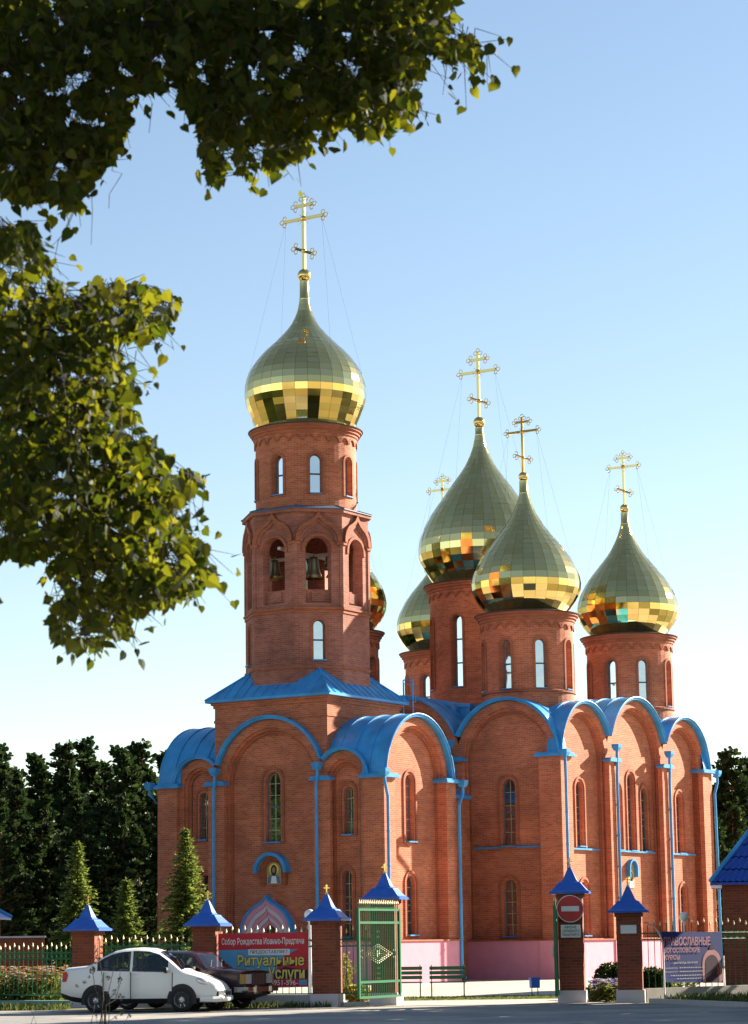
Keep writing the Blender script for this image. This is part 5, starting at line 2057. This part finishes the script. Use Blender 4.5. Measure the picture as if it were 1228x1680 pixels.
r2 = random.Random(11)
wp = []
for k in range(56):
    wp.append((r2.uniform(-70, -44), -15 + 120 * (k + r2.random()) / 56, r2.uniform(15, 21)))
for k in range(10):
    wp.append((-40 + 90 * (k + r2.random()) / 10, r2.uniform(-60, -35), r2.uniform(14, 20)))
for k in range(16):
    wp.append((r2.uniform(60, 110), 10 + 170 * (k + r2.random()) / 16, r2.uniform(12, 16)))
for (x, y, h) in ((13.2, 61.5, 11), (13.9, 64.2, 12), (14.2, 67.0, 12), (16.0, 65.8, 13), (12.8, 58.5, 10.5), (15.2, 60, 12), (12.9, 55, 10), (15.5, 56.5, 12), (12.2, 51, 9), (17.5, 54, 10), (18.5, 62, 12), (20, 67, 12)):
    wp.append((x, y, h))
woods('wood', wp, 'pine wood around the open ground beside the road')


# ---- bushes, flowers, grass
def leafball(mb, c, rx, ry, rz, n, size, r, mi=0):
    for k in range(n):
        v = rndvec(r)
        f = r.uniform(0.55, 1.0) ** 0.5
        p = Vector((c[0] + v.x * rx * f, c[1] + v.y * ry * f, max(0.02, c[2] + v.z * rz * f)))
        a = rndvec(r) * size * r.uniform(0.6, 1.2)
        bvec = a.cross(rndvec(r)).normalized() * size * 0.5
        mb.face([p - a, p + bvec, p + a, p - bvec], mi)


def bush(px, d, w, h, label, mat, n=900, size=0.07):
    r = random.Random(int(px))
    p = gnd(px, d)
    t = empty('bush', p, 0, label, 'bush')
    b = MB()
    leafball(b, (0, 0, h * 0.52), w / 2, w / 2 * 0.8, h * 0.5, n, size, r)
    for k in range(6):
        a = 2 * pi * k / 6
        leafball(b, (cos(a) * w * 0.28, sin(a) * w * 0.22, h * (0.5 + 0.12 * r.random())), w * 0.26, w * 0.24, h * 0.42, n // 6, size, r)
    b.build('foliage', mat, t, merge=False)
    b = MB()
    for k in range(7):
        a = 2 * pi * k / 7
        b.tube([(0, 0, 0), (cos(a) * w * 0.15, sin(a) * w * 0.12, h * 0.3), (cos(a) * w * 0.3, sin(a) * w * 0.25, h * 0.6)], [0.02, 0.014, 0.006], 0, 5)
    b.build('stems', M['bark'], t)


bush(1003, 66.5, 1.0, 0.95, 'dark clipped bush between the two gate piers on the right', M['bush'])
bush(1072, 66.8, 0.95, 0.82, 'dark bush behind the pier with the notice', M['bush'])
bush(585, 65.0, 0.75, 0.5, 'low yellowing bush at the foot of the short iron panel', M['yellowleaf'], 420, 0.06)
bush(563, 66.5, 0.5, 1.3, 'tall yellow shrub behind the short iron panel', M['yellowleaf'], 300, 0.05)


def flowerbed(name, pts, h, n, petals, label, size=0.05):
    r = random.Random(len(pts) + n)
    b = MB()
    xs, ys = [p[0] for p in pts], [p[1] for p in pts]
    for k in range(n):
        x, y = r.uniform(min(xs), max(xs)), r.uniform(min(ys), max(ys))
        hh = h * r.uniform(0.55, 1.1)
        for q in range(5):
            p = Vector((x + r.uniform(-0.1, 0.1), y + r.uniform(-0.1, 0.1), hh * r.uniform(0.1, 0.9)))
            a = rndvec(r) * 0.09
            c = a.cross(rndvec(r)).normalized() * 0.04
            b.face([p - a, p + c, p + a, p - c], 0)
        if r.random() < 0.8:
            mi = 1 + r.randrange(len(petals))
            c = Vector((x, y, hh))
            for q in range(6):
                an = 2 * pi * q / 6
                v = Vector((cos(an), sin(an), 0.5)) * size
                s_ = Vector((-sin(an), cos(an), 0)) * size * 0.5
                b.face([c, c + v * 0.7 + s_, c + v, c + v * 0.7 - s_], mi)
                b.face([c, c + v.cross(s_).normalized() * size * 0.6 + s_, c + Vector((0, -size * 0.7, size * 0.3))], mi)
    o = b.build(name, [M['grass']] + petals, merge=False)
    return tag(o, label, 'flowers', kind='stuff')


f0, f1 = gnd(-30, 67.6), gnd(104, 67.0)
flowerbed('flower_bed', [(f0.x, 66.9), (f1.x, 69.0)], 0.95, 520, [M['petal_pink'], M['petal_orange'], M['petal_white'], M['petal_orange']], 'bed of pink and orange flowers behind the left fence panel', 0.085)
f0, f1 = gnd(966, 64.5), gnd(1018, 64.5)
flowerbed('flower_bed', [(f0.x, 63.6), (f1.x, 65.2)], 0.5, 160, [M['petal_violet'], M['petal_violet'], M['petal_white']], 'violet and white flowers between the two right hand piers', 0.075)
f0, f1 = gnd(1050, 66), gnd(1160, 66)
flowerbed('flower_bed', [(f0.x, 67.0), (f1.x, 69.0)], 0.5, 120, [M['petal_orange'], M['petal_white']], 'sparse flowers in shade under the blue banner', 0.05)


def grass_patch(name, poly, n, h, label, mat='grass'):
    r = random.Random(n)
    xs, ys = [p[0] for p in poly], [p[1] for p in poly]

    def inside(x, y):
        c = False
        for k in range(len(poly)):
            (x1, y1), (x2, y2) = poly[k], poly[(k + 1) % len(poly)]
            if (y1 > y) != (y2 > y) and x < (x2 - x1) * (y - y1) / (y2 - y1) + x1:
                c = not c
        return c
    b = MB()
    k = 0
    while k < n:
        x, y = r.uniform(min(xs), max(xs)), r.uniform(min(ys), max(ys))
        if not inside(x, y):
            continue
        k += 1
        hh = h * r.uniform(0.4, 1.2)
        a = r.uniform(0, 6.28)
        dx, dy = cos(a) * 0.015, sin(a) * 0.015
        lx, ly = r.uniform(-0.5, 0.5) * hh, r.uniform(-0.5, 0.5) * hh
        b.face([(x - dx, y - dy, 0), (x + dx, y + dy, 0), (x + lx * 0.4 + dx * 0.7, y + ly * 0.4 + dy * 0.7, hh * 0.65), (x + lx, y + ly, hh)])
    return tag(b.build(name, M[mat], merge=False), label, 'grass', kind='stuff')


grass_patch('grass', [(6.9, 62), (8.4, 57.6), (10.6, 52), (12.2, 46), (14.2, 40), (20, 40), (17, 66), (12, 67), (8, 64.5)], 16000, 0.22, 'rough grass verge in the lower right corner')
grass_patch('grass', [(-12, 63.3), (-12, 65.2), (-8.0, 64.7), (-8.0, 62.9)], 1500, 0.16, 'grass strip along the kerb at the left')
grass_patch('grass', [(-4.4, 62.7), (-1.4, 62.1), (-1.2, 62.6), (-4.2, 63.6)], 500, 0.16, 'weedy strip at the foot of the red banner')
grass_patch('grass', [(0.55, 67.6), (5.2, 67.6), (5.6, 70.6), (0.4, 70.6)], 5000, 0.07, 'sunlit lawn strip in front of the benches')
# kerb along the right verge
b = MB()
kp = [Vector((6.75, 61.8, 0)), Vector((8.25, 57.6, 0)), Vector((10.45, 52, 0)), Vector((12.05, 46, 0)), Vector((14.05, 30, 0))]
for a, c in zip(kp, kp[1:]):
    nrm = Vector((c.y - a.y, a.x - c.x, 0)).normalized() * 0.09 * -1
    lo = [a - nrm, c - nrm, c + nrm, a + nrm]
    hi = [p + Vector((0, 0, 0.12)) for p in lo]
    for q in range(4):
        b.face([lo[q], lo[(q + 1) % 4], hi[(q + 1) % 4], hi[q]])
    b.face(hi)
tag(b.build('kerb', M['kerb']), kind='structure')


# weeds close to the camera
def weed(px, d, paths, heads, label):
    t = empty('dry_weed', gnd(px, d), 0, label, 'weed', 'dry weeds at the near edge of the road')
    o = t.location
    b = MB()
    for path, r0 in paths:
        pts = [at(x, y, d + 0.1 * k) - o for k, (x, y) in enumerate(path)]
        g0 = Vector((pts[0].x * 0.4, pts[0].y * 0.4, 0))
        b.tube([g0] + pts, [r0] + [max(0.0012, r0 * (1 - 0.75 * k / len(pts))) for k in range(len(pts))], 0, 5)
    b.build('stem', M['weed'], t)
    b = MB()
    rr_ = random.Random(int(px))
    for (x, y, s) in heads:
        c = at(x, y, d + rr_.uniform(-0.1, 0.1)) - o
        leafball(b, c, s, s, s * 1.2, 14, s * 0.7, rr_)
    b.build('seed_head', M['weed'], t, merge=False)


weed(172, 21, [([(165, 1678), (170, 1640), (168, 1600), (160, 1560)], 0.006), ([(172, 1660), (180, 1620), (188, 1585)], 0.005), ([(174, 1650), (190, 1640), (199, 1609)], 0.005), ([(150, 1678), (155, 1655), (168, 1605)], 0.004), ([(168, 1650), (156, 1620), (150, 1575)], 0.005),
               ([(180, 1640), (195, 1618), (198, 1590)], 0.004)],
     [(162, 1572, 0.018), (152, 1592, 0.025), (153, 1588, 0.02), (178, 1605, 0.018), (197, 1608, 0.022), (146, 1603, 0.014), (139, 1611, 0.014), (127, 1617, 0.014), (158, 1580, 0.014), (188, 1628, 0.02), (199, 1636, 0.025), (176, 1632, 0.014)],
     'tall dry weed with dark seed heads crossing the tail of the white car')
weed(200, 22, [([(175, 1678), (190, 1668), (200, 1660)], 0.004), ([(205, 1678), (210, 1668), (214, 1663)], 0.004), ([(160, 1679), (158, 1668)], 0.004)], [(200, 1662, 0.018), (190, 1670, 0.014), (212, 1666, 0.018), (158, 1668, 0.014)],
     'short dry weed at the bottom edge below the white car')
weed(60, 22, [([(52, 1678), (58, 1662), (66, 1650)], 0.003), ([(60, 1680), (55, 1665), (50, 1655)], 0.003)], [(66, 1652, 0.008), (50, 1656, 0.008)],
     'thin dry weed at the bottom left corner')

# ================================================================== lime tree overhead
lime = empty('lime_tree', (-6.5, 13.5, 0), 0, 'leafy lime tree whose branches hang into the top left of the view', 'tree')
LO = Vector((-6.5, 13.5, 0))
TOP = [(-40, -40), (742, -40), (750, 28), (790, 48), (812, 78), (770, 92), (722, 104), (690, 148), (672, 186), (612, 228), (560, 200), (520, 236), (462, 262), (430, 292), (385, 272), (352, 305), (334, 262), (320, 195), (272, 138), (215, 168), (192, 245), (140, 312), (112, 345), (80, 322), (40, 330), (-40, 300)]
LEFT = [(-40, 345), (45, 362), (72, 402), (80, 458), (130, 474), (162, 452), (232, 462), (296, 487), (268, 535), (228, 560), (215, 622), (222, 700), (252, 716), (266, 758), (345, 778), (298, 822), (276, 852), (336, 890), (356, 948), (300, 975), (238, 1000), (208, 1036), (165, 1060), (88, 1046), (78, 982), (102, 940), (50, 918), (-40, 908)]


def inpoly(x, y, poly):
    c = False
    for k in range(len(poly)):
        (x1, y1), (x2, y2) = poly[k], poly[(k + 1) % len(poly)]
        if (y1 > y) != (y2 > y) and x < (x2 - x1) * (y - y1) / (y2 - y1) + x1:
            c = not c
    return c


rl = random.Random(21)
lf = MB()


def leaf(mb, p, size, r):
    # heart shaped blade, drooping, slightly folded along the midrib
    ax = Vector((r.gauss(0, 0.6), r.gauss(0, 0.6), -0.75 + r.gauss(0, 0.35))).normalized()
    sd = ax.cross(rndvec(r)).normalized()
    nr = ax.cross(sd)
    fold = r.uniform(0.05, 0.25)
    P = lambda a, b_: p + ax * (a * size) + sd * (b_ * size) + nr * (abs(b_) * fold * size)
    out = [(-0.05, 0.0), (-0.12, 0.24), (0.08, 0.46), (0.4, 0.46), (0.72, 0.24), (1.08, 0.0)]
    i = len(mb.v)
    mb.v.extend([tuple(P(a, b_)) for a, b_ in out] + [tuple(P(a, -b_)) for a, b_ in out[1:-1]])
    # right half uses 0..5, left half 0, 6..9, 5
    mb.f.append((i, i + 1, i + 2, i + 3, i + 4, i + 5))
    mb.f.append((i + 5, i + 9, i + 8, i + 7, i + 6, i))
    mb.m.extend([0, 0])
    mb.uv.extend([None, None])


tw = MB()


def fill(poly, n, d0, d1, thr, fs, size=0.064):
    """sprays: a thin twig carrying leaves alternately on both sides"""
    xs, ys = [p[0] for p in poly], [p[1] for p in poly]
    k = 0
    while k < n:
        x, y = rl.uniform(min(xs), max(xs)), rl.uniform(min(ys), max(ys))
        if not inpoly(x, y, poly):
            continue
        k += 1
        d = rl.uniform(d0, d1)
        a = at(x, y, d) - LO
        v = Vector((rl.uniform(-0.4, 1.0), rl.uniform(-0.7, 0.7), rl.uniform(-0.9, 0.35))).normalized()
        L = rl.uniform(0.14, 0.34)
        pts = [a, a + v * L * 0.5 + Vector((0, 0, -0.01)), a + v * L + Vector((0, 0, -0.05))]
        m_ = rl.randint(4, 8)
        last = 0
        for q in range(m_):
            t = (q + 0.6) / m_
            c = pts[0].lerp(pts[1], t * 2) if t < 0.5 else pts[1].lerp(pts[2], t * 2 - 1)
            c = c + rndvec(rl) * rl.uniform(0.01, 0.05)
            w_ = c + LO - CAMP
            f_ = w_.dot(FWD)
            px, py = CX + FPX * w_.dot(RIGHT) / f_, CY - FPX * w_.dot(UP) / f_
            if not inpoly(px, py, poly) and rl.random() < 0.93:
                continue
            if noise.noise(Vector((px / fs, py / fs, 3.3))) + 0.7 * noise.noise(Vector((px / fs * 2.3, py / fs * 2.3, 9.1))) < thr:
                continue
            leaf(lf, c, size * rl.uniform(0.55, 1.3), rl)
            last = t
        if last > 0.3:
            end = pts[1].lerp(pts[2], max(0.05, last * 2 - 1)) if last > 0.5 else pts[0].lerp(pts[1], last * 2)
            tw.tube([pts[0], pts[0].lerp(end, 0.5), end], [0.003, 0.0022, 0.0012], 0, 4, False)


fill(TOP, 4600, 12.6, 15.6, -0.13, 30)
fill(LEFT, 4300, 12.2, 16.2, -0.08, 27)
# unseen crown leaves added above and beside the view to shade the boughs below
k = 0
while k < 9000:
    x, y = rl.uniform(-7.5, 5.0), rl.uniform(12.0, 21.0)
    z = EYE + y * (0.178 + 840 / 4060.0) + rl.uniform(0.22, 2.4) + (0.35 if x > 0.018 * y else 0)
    if (x + 2) ** 2 / 52 + (y - 15.5) ** 2 / 36 > 1 and rl.random() < 0.8:
        continue
    k += 1
    leaf(lf, Vector((x, y, z)) - LO, 0.15 * rl.uniform(0.7, 1.3), rl)
lf.build('foliage', M['lime'], lime, merge=False)
tw.build('twigs', M['bark'], lime, merge=False)


# a lime added out of view on the right, to shade the boughs from the sun
shade_lime = empty('lime_tree', (9.0, 22.5, 0), 0, 'lime tree added out of view on the right to shade the hanging boughs', 'tree')
lg = MB()
for k in range(800):
    v = rndvec(rl) * rl.uniform(0.2, 1.0) ** 0.6
    leaf(lg, Vector((v.x * 3.3, v.y * 3.3, 10.4 + v.z * 4.2)), 0.17 * rl.uniform(0.7, 1.3), rl)
lg.build('foliage', M['lime'], shade_lime, merge=False)
lg = MB()
lg.tube([(0, 0, 0), (0.1, 0, 4), (0, 0.1, 8), (0.1, 0.1, 13)], [0.3, 0.24, 0.16, 0.04], 0, 12)
for k in range(9):
    a_ = k * 2.4
    lg.tube([(0, 0, 5.5 + k * 0.7), (cos(a_) * 1.3, sin(a_) * 1.3, 7 + k * 0.7), (cos(a_) * 2.6, sin(a_) * 2.6, 8 + k * 0.65)], [0.1, 0.06, 0.015], 0, 6)
lg.build('trunk', M['bark'], shade_lime)


def bough(pts, r0, r1, name='branch'):
    b = MB()
    P = [at(x, y, d) - LO for x, y, d in pts]
    n = len(P)
    b.tube(P, [r0 + (r1 - r0) * k / (n - 1) for k in range(n)], 0, 8)
    b.build(name, M['bark'], lime)


b = MB()
b.tube([(0, 0, 0), (0.05, 0, 1.5), (-0.05, 0.1, 3.2), (0.1, 0.2, 5.0), (0.3, 0.3, 7.5), (0.4, 0.3, 10)], [0.32, 0.26, 0.24, 0.2, 0.14, 0.06], 0, 14)
b.build('trunk', M['bark'], lime)
bough([(-900, 500, 13.7), (-400, 300, 13.8), (-60, 120, 14), (120, 60, 14.1), (330, 40, 14.2), (520, 40, 14.3), (700, 60, 14.3), (790, 75, 14.2)], 0.11, 0.008)
bough([(-900, 900, 13.6), (-400, 640, 13.6), (-120, 560, 13.8), (60, 520, 14), (130, 500, 14), (220, 480, 14.1), (290, 487, 14.1)], 0.09, 0.006)
bough([(60, 520, 14), (84, 580, 14), (110, 680, 14.1), (125, 760, 14.1), (200, 800, 14.2), (280, 800, 14.2), (345, 778, 14.2)], 0.032, 0.004)
bough([(125, 760, 14.1), (180, 870, 14.2), (260, 920, 14.2), (350, 945, 14.2)], 0.024, 0.004)
bough([(110, 680, 14.1), (120, 860, 14), (140, 960, 14), (165, 1050, 14)], 0.02, 0.003)
bough([(330, 40, 14.2), (360, 140, 14.3), (375, 220, 14.3), (352, 300, 14.3)], 0.02, 0.003)
bough([(520, 40, 14.3), (580, 130, 14.3), (610, 220, 14.2)], 0.02, 0.003)
bough([(-60, 120, 14), (40, 180, 14), (110, 260, 14), (150, 250, 14)], 0.03, 0.004)
bough([(110, 260, 14), (122, 330, 14)], 0.012, 0.003)
for tw in ([(166, 262, 14), (160, 290, 14), (150, 312, 14), (152, 345, 14), (150, 402, 14)], [(188, 258, 14), (184, 280, 14), (201, 285, 14), (180, 318, 14), (179, 342, 14)], [(130, 330, 14), (112, 370, 14), (96, 395, 14), (90, 425, 14), (100, 452, 14)], [(120, 345, 14), (104, 385, 14), (84, 405, 14)], [(250, 170, 14), (245, 218, 14)]):
    bough(tw, 0.0028, 0.0014, 'twig')
